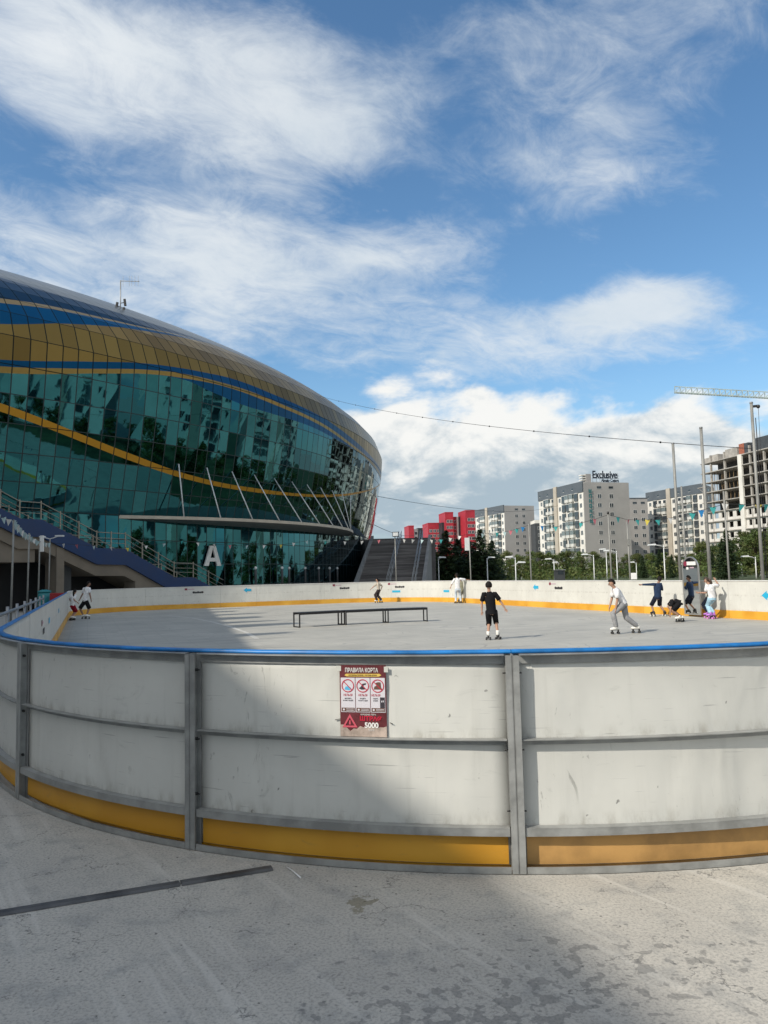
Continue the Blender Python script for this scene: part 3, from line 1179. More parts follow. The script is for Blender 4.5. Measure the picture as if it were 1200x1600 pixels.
prof_s = [(-6.0, 9.0), (2.76, 5.13), (4.02, 5.13), (7.63, 3.60), (9.68, 3.56), (13.53, 1.75), (15.19, 1.72), (17.97, 0.55)]
WID = 3.4
g = MB()
top = prof_s
under = [(a, max(z - 0.98, -0.02 - 0.001 * i)) for i, (a, z) in enumerate(top)]
und2 = [(a, max(z - 1.35, -0.05)) for a, z in top]
g.prism(top + list(reversed(under)), 0.0, 0.16, 0)
fa = g.build('fascia', M['fascia_blue'], stair)
fixn(fa.data)
g = MB()
und3 = [(a, max(z - 0.12, 0.02)) for a, z in top]
lo_ = [(a, max(z - 1.65, 0.0)) for a, z in top]
g.prism(und3 + list(reversed(lo_)), 0.165, WID, 0)
fixn(g.build('flight', M['beige'], stair).data)
# treads
g = MB()
for (a, z), (a2, z2) in zip(top[:-1], top[1:]):
    n = max(1, int(round(abs(z - z2) / 0.165)))
    for k in range(n):
        x0, x1 = a + (a2 - a) * k / n, a + (a2 - a) * (k + 1) / n
        zz = z + (z2 - z) * k / n
        g.box((x0, 0.17, zz - 0.3), (x1, WID - 0.002, zz - 0.004 * (k % 2)), 0)
g.build('steps', M['granite'], stair)


def railing(parent, line, y, hgt=0.95, bars=(0.95, 0.62, 0.34), post_d=1.25, name='railing', matn='rail_pale'):
    g = MB()
    for bz in bars:
        g.tube([(a, y, z + bz) for a, z in line], 0.032 if bz == bars[0] else 0.02, 6)
    for (a, z), (a2, z2) in zip(line[:-1], line[1:]):
        L = math.hypot(a2 - a, z2 - z)
        n = max(1, int(round(L / post_d)))
        for k in range(n):
            t = k / n
            g.bar((a + (a2 - a) * t, y, z + (z2 - z) * t - 0.02), (a + (a2 - a) * t, y, z + (z2 - z) * t + hgt + 0.10), 0.06)
    return g.build(name, M[matn], parent)


M['rail_pale'] = mat('pale_railing', (0.27, 0.25, 0.205), 0.45, 0.3, 0.1, 2)
railing(stair, top, 0.08)
railing(stair, top, WID - 0.08)
# support walls and piers under the stair
def pier(px, wpx, zt):
    g = MB()
    a = xs(px)
    wv = xs(px + wpx) - a
    g.box((a, 0.10, 0), (a + wv, 1.2, zt), 0)
    g.build('pier', M['beige'], stair)


pier(91, 12, 3.6)
pier(214, 16, 1.6)
g = MB()
g.box((xs(104), 0.9, 0), (xs(127), 1.05, 3.2), 0)
g.build('door', M['darkgrey'], stair)
# near-black sheet painting in the shade of the void under the stair
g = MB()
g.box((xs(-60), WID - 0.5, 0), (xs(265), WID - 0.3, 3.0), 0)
g.build('shade_sheet', M['dark'], stair)
g = MB()
g.box((prof_s[0][0], 0.3, 2.75), (xs(60), WID + 4, 3.95), 0)
g.build('landing', M['beige'], stair)

# small bollards and turnstiles by the glass
for k, px in enumerate((400, 441, 452, 477, 498, 515, 527)):
    Y = 60 + k * 3.0
    bo = thing('bollard', 'short dark post in the row before the dark entrance glass', 'bollard', (ray_x(px, Y), Y, 0), 0, 'dark posts before the entrance glass')
    g = MB()
    g.tube([(0, 0, 0), (0, 0, 2.2), (0, 0, 2.26)], [0.10, 0.10, 0.06], 10)
    g.build('post', M['darkgrey'], bo)
    g = MB()
    g.ball((0, 0, 2.35), 0.13, 8)
    g.build('lamp_globe', M['pole_white'], bo)

# ------------------------------------------------------------------ grand steps beyond the far end
GA = Vector((-3.05, 78.0, 0))
gs = thing('grand_steps', 'broad dark granite steps rising to the podium beside the arena', 'steps', GA, 0)
nst = 34
sg_ = bpy.data.materials.new('banded_granite')  # granite with its tone varied in horizontal bands
sg_.use_nodes = True
N = NT(sg_.node_tree)
b = N.n('BsdfPrincipled')
o = N.n('OutputMaterial')
N.link(b.outputs[0], o.inputs[0])
P = N.n('NewGeometry').outputs['Position']
N.link(N.mix(N.ss(N.noise(N.map(P, scale=(0.10, 0.3, 3.2)), 1.0, 4, 0.7), 0.35, 0.68), (0.075, 0.068, 0.068), (0.23, 0.215, 0.205)), b.inputs['Base Color'])
b.inputs['Roughness'].default_value = 0.75
M['stair_stone'] = sg_
rise = 5.95 / nst
runl = 15.5 / nst
shear = 1.73 / 15.5
g = MB()
for k in range(nst):
    y0 = k * runl
    sx = y0 * shear
    Mx = Matrix.Translation((sx, 0, 0))
    g.box((0, y0, 0 if k == 0 else k * rise - 0.4), (6.65, y0 + runl + 0.02, (k + 1) * rise), 0, Mx)
g.build('steps', M['stair_stone'], gs)
for xx, wdt in ((-0.33, 0.32), (6.66, 0.34)):
    g = MB()
    vs = []
    pr = [(-0.6, 0), (15.6, 0), (15.6, 6.35), (0, 0.55), (-0.6, 0.52)]
    for x_ in (xx, xx + wdt):
        vs += [(x_ + max(0, y_) * shear, y_, z_) for y_, z_ in pr]
    g.add(vs, [(0, 1, 2, 3, 4), (9, 8, 7, 6, 5)] + [((i + 1) % 5, i, i + 5, (i + 1) % 5 + 5) for i in range(5)])
    fixn(g.build('side_wall', mat('grey_stone_cheek', (0.22, 0.215, 0.205), 0.8, 0, 0.15, 1), gs).data)
for xx in (3.1, 5.7):
    for dx_ in (0, 0.30):
        g = MB()
        for bz in (0.95, 0.5):
            g.tube([(xx + dx_, 0, 0.15 + bz), (xx + dx_ + 15.4 * shear, 15.4, 5.9 + bz)], 0.035, 6)
        for k in range(9):
            y_ = k * 15.4 / 8
            z_ = 0.15 + 5.75 * k / 8
            g.bar((xx + dx_ + y_ * shear, y_, z_), (xx + dx_ + y_ * shear, y_, z_ + 0.95), 0.05)
        g.build('handrail', M['galv_dull'], gs)
g = MB()
g.box((-1.0, 15.55, 0), (9.2, 34, 5.9), 0)
g.build('podium', M['granite'], gs)

# ------------------------------------------------------------------ made-up hall and tower out of view, added to shade the rink and stair
hall = thing('added_shade_hall', 'long plain hall with a parapet, added out of view left of the rink to shade it', 'building', (0, 0, 0))
e0, e1 = Vector((-16.0, -9.3)), Vector((-26.8, 30.4))
dh = (e1 - e0).normalized()
e0 = e0 - dh * 45
nh = Vector((-dh.y, dh.x))
LH = (e1 - e0).length
MH = Matrix(((dh.x, nh.x, 0, e0.x), (dh.y, nh.y, 0, e0.y), (0, 0, 1, 0), (0, 0, 0, 1)))
HH = 16.0
g = MB()
g.box((0, 0.25, 0), (LH, 14, HH - 1.0), 0, MH)
hall_m = mat('hall_bounce_wall', (0.52, 0.48, 0.41), 0.7, 0.0, 0.12, 0.5)  # pale warm tone so the added hall bounces fill light
g.build('wall', hall_m, hall)
g = MB()
g.box((-0.2, 0.0, HH - 0.99), (LH + 0.1, 14.2, HH), 0, MH)
g.build('parapet', M['darkgrey'], hall)
hall_gl = mat('hall_window_glass', (0.02, 0.03, 0.035), 0.06, 0, 0, 1, 0, 1, 0.8)
for k in range(24):
    a = 2.0 + k * 3.6
    if a + 2.6 > LH:
        break
    for zz in (2.0, 6.4, 10.6):
        g = MB()
        g.box((a, 0.17, zz), (a + 2.6, 0.247, zz + 2.6), 0, MH)
        g.build('window', hall_gl, hall)
# boxes added on the roof to break the shadow edge into streaks
for a, w_, h_ in ((LH - 3.0, 0.5, 1.8), (LH - 6.2, 0.9, 1.2), (LH - 9.4, 0.4, 2.1), (LH - 13.0, 1.3, 1.6), (LH - 15.6, 0.35, 1.9), (LH - 18.2, 0.8, 2.3), (LH - 22.0, 0.5, 1.5)):
    g = MB()
    g.box((a, 0.3, HH + .002), (a + w_, 2.4, HH + h_), 0, MH)
    g.build('shadow_streak_box', M['galv_dull'], hall)
tower = thing('added_shade_tower', 'tall slim tower added out of view beyond the hall to shade the stair', 'building', (-46.5, 16.2, 0), math.atan2(SUN_H.y, SUN_H.x))
g = MB()
g.box((0, -9.0, 0), (18, 0, 46), 0)
g.build('wall', hall_m, tower)
g = MB()
g.box((-0.2, -9.2, 46.002), (18.2, 0.2, 46.8), 0)
g.build('roof', M['darkgrey'], tower)
for fl_ in range(14):
    for k in range(5):
        g = MB()
        g.box((1.2 + k * 3.4, 0.002, 2 + fl_ * 3.1), (2.9 + k * 3.4, 0.06, 3.6 + fl_ * 3.1), 0)
        if len(tower.children) < 90:
            g.build('window', hall_gl, tower)

# ------------------------------------------------------------------ apartment blocks
WALL_W = mat('white_panel_wall', (0.66, 0.64, 0.59), 0.8, 0, 0.10, 0.25)
WALL_G = mat('grey_brick_wall', (0.35, 0.335, 0.32), 0.85, 0, 0.08, 0.15)
BEIGE_W = mat('beige_stair_strip', (0.40, 0.36, 0.30), 0.85, 0, 0.08, 0.3)
ATTIC = mat('slate_attic', (0.085, 0.10, 0.115), 0.6, 0, 0.1, 0.3)
PANE = mat('window_pane', (0.035, 0.045, 0.055), 0.08, 0, 0.3, 0.3, 0, 1, 0.9)
FRAME = mat('window_frame', (0.62, 0.62, 0.60), 0.5)
BALC = mat('balcony_panel', (0.50, 0.50, 0.47), 0.7, 0, 0.2, 0.3)
BALC_G = mat('balcony_glass', (0.09, 0.13, 0.14), 0.1, 0, 0.3, 0.3, 0, 1, 0.8)
BALC_D = mat('balcony_dark', (0.07, 0.08, 0.085), 0.3, 0, 0.3, 0.4)
TEAL_T = mat('teal_lettering', (0.01, 0.14, 0.15), 0.5)


def window_mesh(w, h, kind):
    g = MB()
    if kind == 'window':
        g.box((-w / 2 + .08, 0.0, .08), (w / 2 - .08, 0.05, h - .08), 0)
        for lo, hi in (((-w / 2, -0.04, 0), (w / 2, 0.06, .08)), ((-w / 2, -0.04, h - .08), (w / 2, 0.06, h)), ((-w / 2, -0.03, .081), (-w / 2 + .08, 0.06, h - .081)), ((w / 2 - .08, -0.03, .081), (w / 2, 0.06, h - .081)), ((-.05, -0.02, .081), (.05, 0.055, h - .081))):
            g.box(lo, hi, 1)
        mats = [PANE, FRAME]
    elif kind == 'balcony':
        g.box((-w / 2, -0.9, 0), (w / 2, 0.0, .14), 0)
        g.box((-w / 2, -0.9, .141), (w / 2, -0.84, 1.05), 0)
        g.box((-w / 2, -0.839, .141), (-w / 2 + .06, 0, 1.05), 0)
        g.box((w / 2 - .06, -0.839, .141), (w / 2, 0, 1.05), 0)
        g.box((-w / 2 + .3, -0.03, .142), (w / 2 - .3, 0.03, 2.3), 1)
        mats = [BALC, PANE]
    elif kind == 'glazed':
        g.box((-w / 2, -0.9, 0), (w / 2, 0.0, 1.0), 0)
        g.box((-w / 2 + .05, -0.87, 1.001), (w / 2 - .05, -0.03, 2.45), 1)
        for k in range(4):
            x_ = -w / 2 + k * (w - .06) / 3
            g.box((x_, -0.91, 1.002), (x_ + .06, -0.85, 2.45), 2)
        g.box((-w / 2, -0.9, 2.451), (w / 2, 0, 2.6), 0)
        mats = [BALC, BALC_G, FRAME]
    elif kind == 'darkglazed':
        g.box((-w / 2, -0.5, 0.0), (w / 2, 0.0, 1.0), 0)
        g.box((-w / 2, -0.46, 1.001), (w / 2, -0.02, 2.4), 1)
        g.box((-w / 2, -0.52, 2.401), (w / 2, 0, 2.62), 2)
        mats = [BALC_D, PANE, BALC]
    elif kind == 'slot':
        g.box((-w / 2, -0.02, 0), (w / 2, 0.05, h), 0)
        g.box((-w / 2 - .06, -0.05, -.08), (w / 2 + .06, 0.06, -0.001), 1)
        mats = [PANE, FRAME]
    return g.mesh(kind, mats)


WM = {}


def wmesh(kind, w, h=1.5):
    k = (kind, round(w, 1), round(h, 1))
    if k not in WM:
        WM[k] = window_mesh(w, h, kind)
    return WM[k]


def block(label, cA, cB, side_vec, H, cols, side_cols, floors=9, group=None, cat='apartment block', attic=3.2):
    """slab block: long white face from cA (left end) to cB (near corner), grey side from cB along side_vec"""
    cA, cB = Vector(cA), Vector(cB)
    d = (cB - cA)
    L = d.length
    ang = math.atan2(d.y, d.x)
    th = thing('apartment_block', label, cat, (cA.x, cA.y, 0), ang, group)
    # local: x along the face, y into the building
    loc = Matrix.Rotation(-ang, 3, 'Z') @ Vector((side_vec[0], side_vec[1], 0))
    sx, dep = loc.x, loc.y
    g = MB()
    poly = [(0, 0.2), (L, 0.2), (L + sx, dep), (sx * 0.2, dep)]
    g.prism(poly, 0, H, 0, 'z')
    fixn(g.build('wall', WALL_G, th).data)
    fh = (H - attic) / floors
    g = MB()
    g.box((0.0, 0.0, 0.3), (L - 0.01, 0.198, H - attic), 0)
    g.build('front_panel', WALL_W, th)
    g = MB()
    g.box((-0.1, -0.25, H - attic + .002), (L - 0.02, 0.197, H + 0.3), 0)
    g.build('attic', ATTIC, th)
    for k in range(int(L / 6)):
        x_ = 1.5 + k * 6
        link('skylight', wmesh('slot', 1.0, 0.7), th, (x_, -0.27, H - attic + 1.2))
    rnd = random.Random(len(label))
    nwin = 0
    for (t, kind, w) in cols:
        if kind == 'strip':
            g = MB()
            g.box((t * L - w / 2, -0.5, 0), (t * L + w / 2, 0.199, H + 0.5), 0)
            g.build('stair_strip', BEIGE_W, th)
            continue
        for f in range(floors):
            z = f * fh + 0.9
            k2 = kind
            if kind == 'mixed':
                k2 = rnd.choice(['balcony', 'glazed', 'glazed', 'balcony', 'darkglazed'])
            if k2 in ('balcony', 'glazed', 'darkglazed'):
                link('balcony', wmesh(k2, w), th, (t * L, -0.002, f * fh + 0.35))
            else:
                link('window', wmesh('window', w, 1.55), th, (t * L, -0.01, z))
            nwin += 1
    # windows on the side wall
    sd = Vector((sx, dep - 0.2, 0))
    SL = sd.length
    sd.normalize()
    sang = math.atan2(sd.y, sd.x)
    for t in side_cols:
        for f in range(floors):
            link('window', wmesh('window', 1.5, 1.45), th, (L + sd.x * t * SL + 0.02 * sd.y, 0.2 + sd.y * t * SL - 0.02 * sd.x, f * fh + 0.9), sang)
        link('window', wmesh('slot', 1.6, 0.8), th, (L + sd.x * t * SL + 0.02 * sd.y, 0.2 + sd.y * t * SL - 0.02 * sd.x, H - attic + 1.1), sang)
    return th, sang, L, SL


COLS = [(0.07, 'window', 1.5), (0.17, 'darkglazed', 2.0), (0.25, 'mixed', 2.2), (0.335, 'mixed', 2.2), (0.42, 'strip', 2.2), (0.50, 'window', 1.5), (0.60, 'mixed', 2.2), (0.69, 'mixed', 2.3), (0.78, 'glazed', 2.2), (0.87, 'darkglazed', 2.0), (0.95, 'window', 1.5)]


def corner(px, Y):
    return (ray_x(px, Y), Y)


blkB, sangB, LB, SLB = block('white and grey apartment block with a dark rooftop name sign', corner(845, 281), corner(915, 250), (16.5, 4.5), 30.2, COLS, (0.34, 0.60))
blkA, *_ = block('apartment block with grey side wall standing just right of the red buildings', corner(745, 372), corner(790, 344), (14.5, 5.0), 31.2, COLS, (0.40, 0.64))
blkC, *_ = block('white panel block with slate attic, partly behind the unfinished concrete building', corner(1014, 307), corner(1104, 276), (10, 14), 31.5, COLS, (0.4,))
# lower grey wing behind the signed block
wing = thing('apartment_wing', 'lower grey brick wing with four window columns, behind the block with the roof sign', 'apartment block', (*corner(978, 292), 0), R(6))
g = MB()
g.box((0, 0, 0), (9.5, 14, 28.2), 0)
g.build('wall', WALL_G, wing)
g = MB()
g.box((-0.1, -0.1, 28.202), (9.6, 14.1, 28.6), 0)
g.build('roof', ATTIC, wing)
for t in (4.4, 7.6):
    for f in range(8):
        link('window', wmesh('window', 1.5, 1.45), wing, (t, -0.02, f * 3.05 + 1.2))
    link('window', wmesh('slot', 1.6, 0.8), wing, (t, -0.02, 26.2))
# dark block glimpsed between the two white ones
gl = thing('narrow_block', 'dark narrow block glimpsed between the two white apartment blocks', 'apartment block', (*corner(840, 330), 0), 0)
g = MB()
g.box((-0.6, 0, 0), (4.0, 10, 22), 0)
g.build('wall', M['darkgrey'], gl)
g = MB()
g.box((-0.65, -0.05, 22.002), (4.05, 10, 23.4), 0)
g.build('roof', WALL_W, gl)
for f in range(7):
    link('window', wmesh('window', 1.5, 1.45), gl, (1.3, -0.02, f * 3 + 1.2))


def text(body, size, depth, m_, name, parent=None, Mx=None, align='LEFT', bold=0.0, sx=1.0):
    cu = bpy.data.curves.new(name, 'FONT')
    cu.body = body
    cu.size = size
    cu.extrude = depth
    cu.align_x = align
    cu.offset = bold
    cu.resolution_u = 3
    tmp = bpy.data.objects.new(name, cu)
    COL.objects.link(tmp)
    bpy.context.view_layer.update()
    me = bpy.data.meshes.new_from_object(tmp.evaluated_get(bpy.context.evaluated_depsgraph_get()))
    bpy.data.objects.remove(tmp)
    bpy.data.curves.remove(cu)
    me.name = name
    me.transform(Matrix.Diagonal((sx, 1, 1, 1)))
    if Mx is not None:
        me.transform(Mx)
    me.materials.clear()
    me.materials.append(m_)
    return link(name, me, parent)


UP = Matrix.Rotation(math.pi / 2, 4, 'X')             # text lying in x,y -> standing, facing -y
SIGN = mat('sign_navy', (0.012, 0.018, 0.032), 0.5)
sx0 = ray_x(931.5, 252)
rs = thing('rooftop_sign', 'dark letters Exclusive Almaty Centre on the apartment block roof', 'sign', (sx0, 252.6, 30.25), R(15.3))
text('Exclusive', 3.5, 0.1, SIGN, 'lettering', rs, Matrix.Translation((0.0, 0, 1.55)) @ UP, bold=0.07, sx=0.73)
text('Almaty Centre', 1.45, 0.08, SIGN, 'small_lettering', rs, Matrix.Translation((3.3, 0, 0.35)) @ UP, bold=0.03, sx=0.75)
g = MB()
for k in range(8):
    g.bar((0.3 + k * 1.35, 0.3, 0), (0.3 + k * 1.35, 0.3, 3.4), 0.09)
for zz in (0.3, 1.5, 2.4):
    g.bar((0, 0.3, zz), (10.2, 0.3, zz), 0.09)
g.build('sign_frame', M['galv_dull'], rs)
# louvred rooftop housing
hb = thing('roof_housing', 'small louvred plant housing on the roof left of the name sign', 'roof unit', (ray_x(917, 252), 253.2, 30.25), R(15.3))
g = MB()
g.box((1.2, 0, 0), (3.1, 2.2, 3.1), 0)
g.build('body', WALL_G, hb)
for k in range(4):
    g = MB()
    g.box((-0.3, 0.1, 0.15 + k * 0.8), (1.19, 2.0, 0.45 + k * 0.8), 0)
    g.build('louvre', WALL_W, hb)
# vertical teal lettering on the side wall
vt = thing('wall_lettering', 'vertical teal lettering running down the grey side wall of the signed block', 'sign', (ray_x(926.5, 250.4), 250.4, 16.4), R(15.3))
for k in range(7):
    g = MB()
    z_ = 0.4 + k * 1.65
    g.box((-0.55, -0.06, z_), (-0.25, 0.0, z_ + 1.25), 0)
    g.box((0.15, -0.06, z_), (0.45, 0.0, z_ + 1.25), 0)
    g.box((-0.249, -0.055, z_ + (0.9 if k % 2 else 0.5)), (0.149, 0.0, z_ + (1.2 if k % 2 else 0.8)), 0)
    if k % 3 == 0:
        g.box((-0.249, -0.05, z_), (0.149, 0.0, z_ + 0.28), 0)
    g.build('character', TEAL_T, vt)

# red blocks
REDW = mat('red_cladding', (0.34, 0.018, 0.032), 0.55, 0, 0.12, 0.4)
DKP = mat('black_cladding', (0.022, 0.025, 0.03), 0.5, 0, 0.1, 0.4)


def red_block(label, px0, px1, top, Y, parts, wins, depth=16):
    x0, x1 = ray_x(px0, Y), ray_x(px1, Y)
    H = z_at((px0 + px1) / 2, top, Y)
    th = thing('red_block', label, 'apartment block', (x0, Y, 0), R(8))
    for (a, c, zt, mm, yo) in parts:
        g = MB()
        g.box((a * (x1 - x0), yo, 0), (c * (x1 - x0), depth, H * zt), 0)
        g.build('wall_panel', mm, th)
        g = MB()
        g.box((a * (x1 - x0) - 0.1, yo - 0.1, H * zt + .002), (c * (x1 - x0) + 0.1, depth, H * zt + 0.5), 0)
        g.build('roof', mm, th)
    for (t, yo) in wins:
        for f in range(9):
            z_ = 2 + f * (H - 4) / 9
            link('window', wmesh('window', 1.6, 1.6), th, (t * (x1 - x0), yo - 0.02, z_))
    return th


red_block('low red apartment block with rows of windows right behind the grand steps', 670.5, 691, 818, 410, [(0, 1, 1, REDW, 0)], [(0.2, 0), (0.5, 0), (0.8, 0)])
red_block('farthest red and black block, only its top above the steps', 640, 671, 822, 455, [(0, 0.27, 1.0, REDW, 0), (0.271, 0.5, 0.93, WALL_W, 2), (0.501, 0.8, 0.95, DKP, 1), (0.801, 1, 0.95, REDW, 2)], [(0.4, 2), (0.9, 2)])
red_block('red block with a slanted front bay and black panel, above the dark firs', 694, 731, 801, 400, [(0, 0.10, 0.84, DKP, 3), (0.101, 0.45, 1.0, REDW, 0), (0.451, 0.64, 0.93, REDW, 3), (0.641, 0.72, 0.93, WALL_W, 2.5), (0.721, 1.0, 0.93, DKP, 2)], [(0.22, 0), (0.36, 0), (0.55, 3)])
red_block('tallest red block, tucked against the grey and white apartment block', 729.5, 752, 798, 392, [(0, 1, 1, REDW, 0)], [(0.25, 0), (0.5, 0), (0.75, 0)])

# ------------------------------------------------------------------ unfinished concrete building with crane
CL, CR = Vector((*corner(1104, 256), 0)), Vector((*corner(1200, 226), 0))
dC = (CR - CL).normalized()
cons = thing('unfinished_building', 'unfinished concrete frame building with open upper floors and white lower walls', 'building', CL, math.atan2(dC.y, dC.x))
FH = 3.28
NF = 11
bays = [0.0, 4.6, 12.0, 19.5, 24.5, 31.0, 38.0, 45.0, 52.0]
CLN = bays[-1]
DEP = 15
for f in range(NF + 1):
    g = MB()
    g.box((-0.3, -0.5 + (0.0 if f % 2 else 0.05), f * FH + FH - 0.28), (CLN, DEP, f * FH + FH), 0)
    if f < NF:
        g.build('floor_slab', M['concrete'], cons)
for i, x_ in enumerate(bays):
    for y_ in (0.0, DEP - 0.6):
        g = MB()
        g.box((x_ - 0.3, y_, 0), (x_ + 0.3, y_ + 0.55, NF * FH + (2.2 if (i in (1, 2, 4) and y_ == 0) else 0)), 0)
        g.build('column', M['concrete'], cons)
g = MB()
g.box((19.6, -0.6, 0), (21.4, -0.01, NF * FH), 0)
g.build('shaft', WALL_W, cons)
g = MB()
g.box((-0.2, 6.0, 0), (CLN, 6.3, NF * FH - 0.3), 0)
g.build('shade_wall', mat('painted_shade_grey', (0.09, 0.085, 0.08), 0.9, 0, 0.3, 0.5), cons)  # dark wall added midway so the open floors look shaded
for f in range(6):
    g = MB()
    z0, z1 = f * FH + 0.01, f * FH + FH - 0.29
    g.box((-0.25, 0.05, z0), (CLN, 0.35, z0 + 0.85), 0)
    g.box((-0.25, 0.05, z1 - 0.35), (CLN, 0.35, z1), 0)
    for i in range(len(bays) - 1):
        a, c = bays[i], bays[i + 1]
        nw = 2 if c - a > 4 else 1
        wv = (c - a) / nw
        for k in range(nw):
            ce = a + wv * (k + 0.5)
            g.box((a + wv * k + (0.31 if k == 0 else 0.0), 0.052, z0 + 0.851), (ce - wv * 0.28, 0.348, z1 - 0.351), 0)
            g.box((ce + wv * 0.28, 0.052, z0 + 0.851), (a + wv * (k + 1) - (0.31 if k == nw - 1 else 0.0), 0.348, z1 - 0.351), 0)
    g.build('infill_wall', mat('white_block_infill', (0.62, 0.60, 0.56), 0.85, 0, 0.12, 0.5) if f == 0 else bpy.data.materials['white_block_infill'], cons)
for a, c, hh, mm in ((0.3, 4.3, 2.6, 'concrete'), (5.2, 8.5, 3.4, 'concrete'), (12.4, 18.5, 4.4, 'concrete'), (19.4, 21.9, 5.4, 'brick_red'), (22.0, 23.8, 5.2, 'darkgrey'), (26.6, 40, 6.2, 'darkgrey')):
    g = MB()
    g.box((a, 0.3, NF * FH + .002), (c, 3.0, NF * FH + hh * 0.62), 0)
    g.build('parapet_wall' if mm != 'brick_red' else 'brick_stack', M[mm], cons)
g = MB()
for x_ in (5.0, 6.4, 9.0, 10.1, 13.0, 15.0, 17.0):
    for f in (7, 8, 9):
        g.bar((x_, 1.0, f * FH), (x_ + 0.5 * ((f % 2) - .5), 1.0, f * FH + FH - .3), 0.12)
g.build('timber_prop', mat('timber', (0.25, 0.17, 0.09), 0.9), cons)
# protective bracket at the left edge
g = MB()
g.box((-4.2, 0.6, 8.6 * FH), (-0.35, 1.6, 8.6 * FH + 0.25), 0)
g.bar((-4.0, 1.0, 8.6 * FH), (-0.35, 1.0, 7.9 * FH), 0.12)
g.build('catch_platform', M['concrete'], cons)

YC = 245.0
cr = thing('tower_crane', 'pale green tower crane jib reaching over the unfinished concrete building', 'crane', (ray_x(1268, YC), YC, 0))
jx0, jx1 = ray_x(1069, YC) - cr.location.x, 14.0
jz0, jz1 = z_at(1069, 609, YC), z_at(1200, 617, YC)
slope = (jz1 - jz0) / (ray_x(1200, YC) - ray_x(1069, YC))
CRM = mat('pale_green_steel', (0.40, 0.47, 0.45), 0.6, 0.1, 0.2, 0.5)
g = MB()


def jz(x_):
    return jz0 + (x_ - jx0) * slope


nj = 30
for k in range(nj + 1):
    x_ = jx0 + (jx1 - jx0) * k / nj
    g.bar((x_, 0, jz(x_)), (x_, 0.6, jz(x_) + 2.0), 0.13)
    g.bar((x_, 1.2, jz(x_)), (x_, 0.6, jz(x_) + 2.0), 0.13)
    g.bar((x_, 0, jz(x_)), (x_, 1.2, jz(x_)), 0.12)
    if k < nj:
        x2 = jx0 + (jx1 - jx0) * (k + 1) / nj
        xm = (x_ + x2) / 2
        g.bar((x_, 0, jz(x_)), (x2, 0.6, jz(x2) + 2.0), 0.12)
        g.bar((x_, 1.2, jz(x_)), (x2, 0.6, jz(x2) + 2.0), 0.12)
for (y_, dz_) in ((0, 0), (1.2, 0), (0.6, 2.0)):
    g.bar((jx0, y_, jz0 + dz_), (jx1, y_, jz(jx1) + dz_), 0.24)
g.build('jib', CRM, cr)
g = MB()
for (x_, y_) in ((-0.8, -0.2), (0.8, -0.2), (0.8, 1.4), (-0.8, 1.4)):
    g.bar((x_, y_, 0), (x_, y_, jz(0) + 6), 0.24)
for k in range(int((jz(0) + 6) / 2.2)):
    z_ = k * 2.2
    g.bar((-0.8, -0.2, z_), (0.8, -0.2, z_ + 2.2), 0.12)
    g.bar((0.8, -0.2, z_), (0.8, 1.4, z_ + 2.2), 0.12)
g.build('mast', CRM, cr)

# off-frame blocks on the right that the arena mirrors
for i, (x_, y_, rz_) in enumerate(((128, 64, R(-96)), (124, 18, R(-90)), (122, -34, R(-84)))):
    t0 = blkB if False else None
for i, (pA, pB) in enumerate((((76, 124), (77, 92)), ((76, 84), (77, 48)), ((77, 38), (77, 0)), ((76, -10), (73, -46)))):
    block('white panelled apartment block across the road on the right, mirrored in the arena', pA, pB, (14, 2), 41, COLS[:3] + COLS[4:6] + COLS[7:8], (), 12, group='apartment blocks mirrored in the arena glass')
#PART3
# ------------------------------------------------------------------ trees
def leaf_mat(name, col):
    m = bpy.data.materials.new(name)
    m.use_nodes = True
    N = NT(m.node_tree)
    b = N.n('BsdfPrincipled')
    o = N.n('OutputMaterial')
    oi = N.n('ObjectInfo').outputs['Random']
    P = N.n('NewGeometry').outputs['Position']
    k = N.math('ADD', N.math('MULTIPLY', oi, 0.5), N.math('MULTIPLY', N.noise(P, 1.1, 3, 0.6), 0.8))
    c = N.mix(N.ss(k, 0.2, 0.95), tuple(x * 0.6 for x in col), tuple(min(1, x * 1.45) for x in col))
    N.link(c, b.inputs['Base Color'])
    b.inputs['Roughness'].default_value = 0.6
    b.inputs['Specular IOR Level'].default_value = 0.25
    tr = N.n('BsdfTranslucent')
    N.link(c, tr.inputs[0])
    mx = N.n('MixShader')
    mx.inputs[0].default_value = 0.22
    N.link(b.outputs[0], mx.inputs[1])
    N.link(tr.outputs[0], mx.inputs[2])
    N.link(mx.outputs[0], o.inputs[0])
    return m


LEAF = leaf_mat('green_leaves', (0.070, 0.102, 0.028))
LEAF2 = leaf_mat('olive_leaves', (0.085, 0.100, 0.030))
NEEDLE = leaf_mat('dark_needles', (0.034, 0.060, 0.028))
NEEDLE2 = leaf_mat('mid_needles', (0.042, 0.062, 0.022))
BARK = mat('bark', (0.10, 0.075, 0.055), 0.95, 0, 0.3, 4)


def leaf_quads(g, c, rad, n, size, rnd, mi=0, squash=1.0):
    for _ in range(n):
        while True:
            p = Vector((rnd.uniform(-1, 1), rnd.uniform(-1, 1), rnd.uniform(-1, 1)))
            if 0.25 < p.length < 1:
                break
        q = Vector((p.x * rad, p.y * rad, p.z * rad * squash)) + c
        nrm = (p.normalized() + Vector((rnd.gauss(0, .5), rnd.gauss(0, .5), rnd.gauss(0, .5) + 0.25))).normalized()
        t = nrm.cross(Vector((rnd.gauss(0, 1), rnd.gauss(0, 1), rnd.gauss(0, 1)))).normalized()
        u = nrm.cross(t)
        s1, s2 = size * rnd.uniform(.6, 1.25), size * rnd.uniform(.35, .8)
        g.add([q - t * s1, q + u * s2 * .6, q + t * s1, q - u * s2 * .6], [(0, 1, 2, 3)], mi)


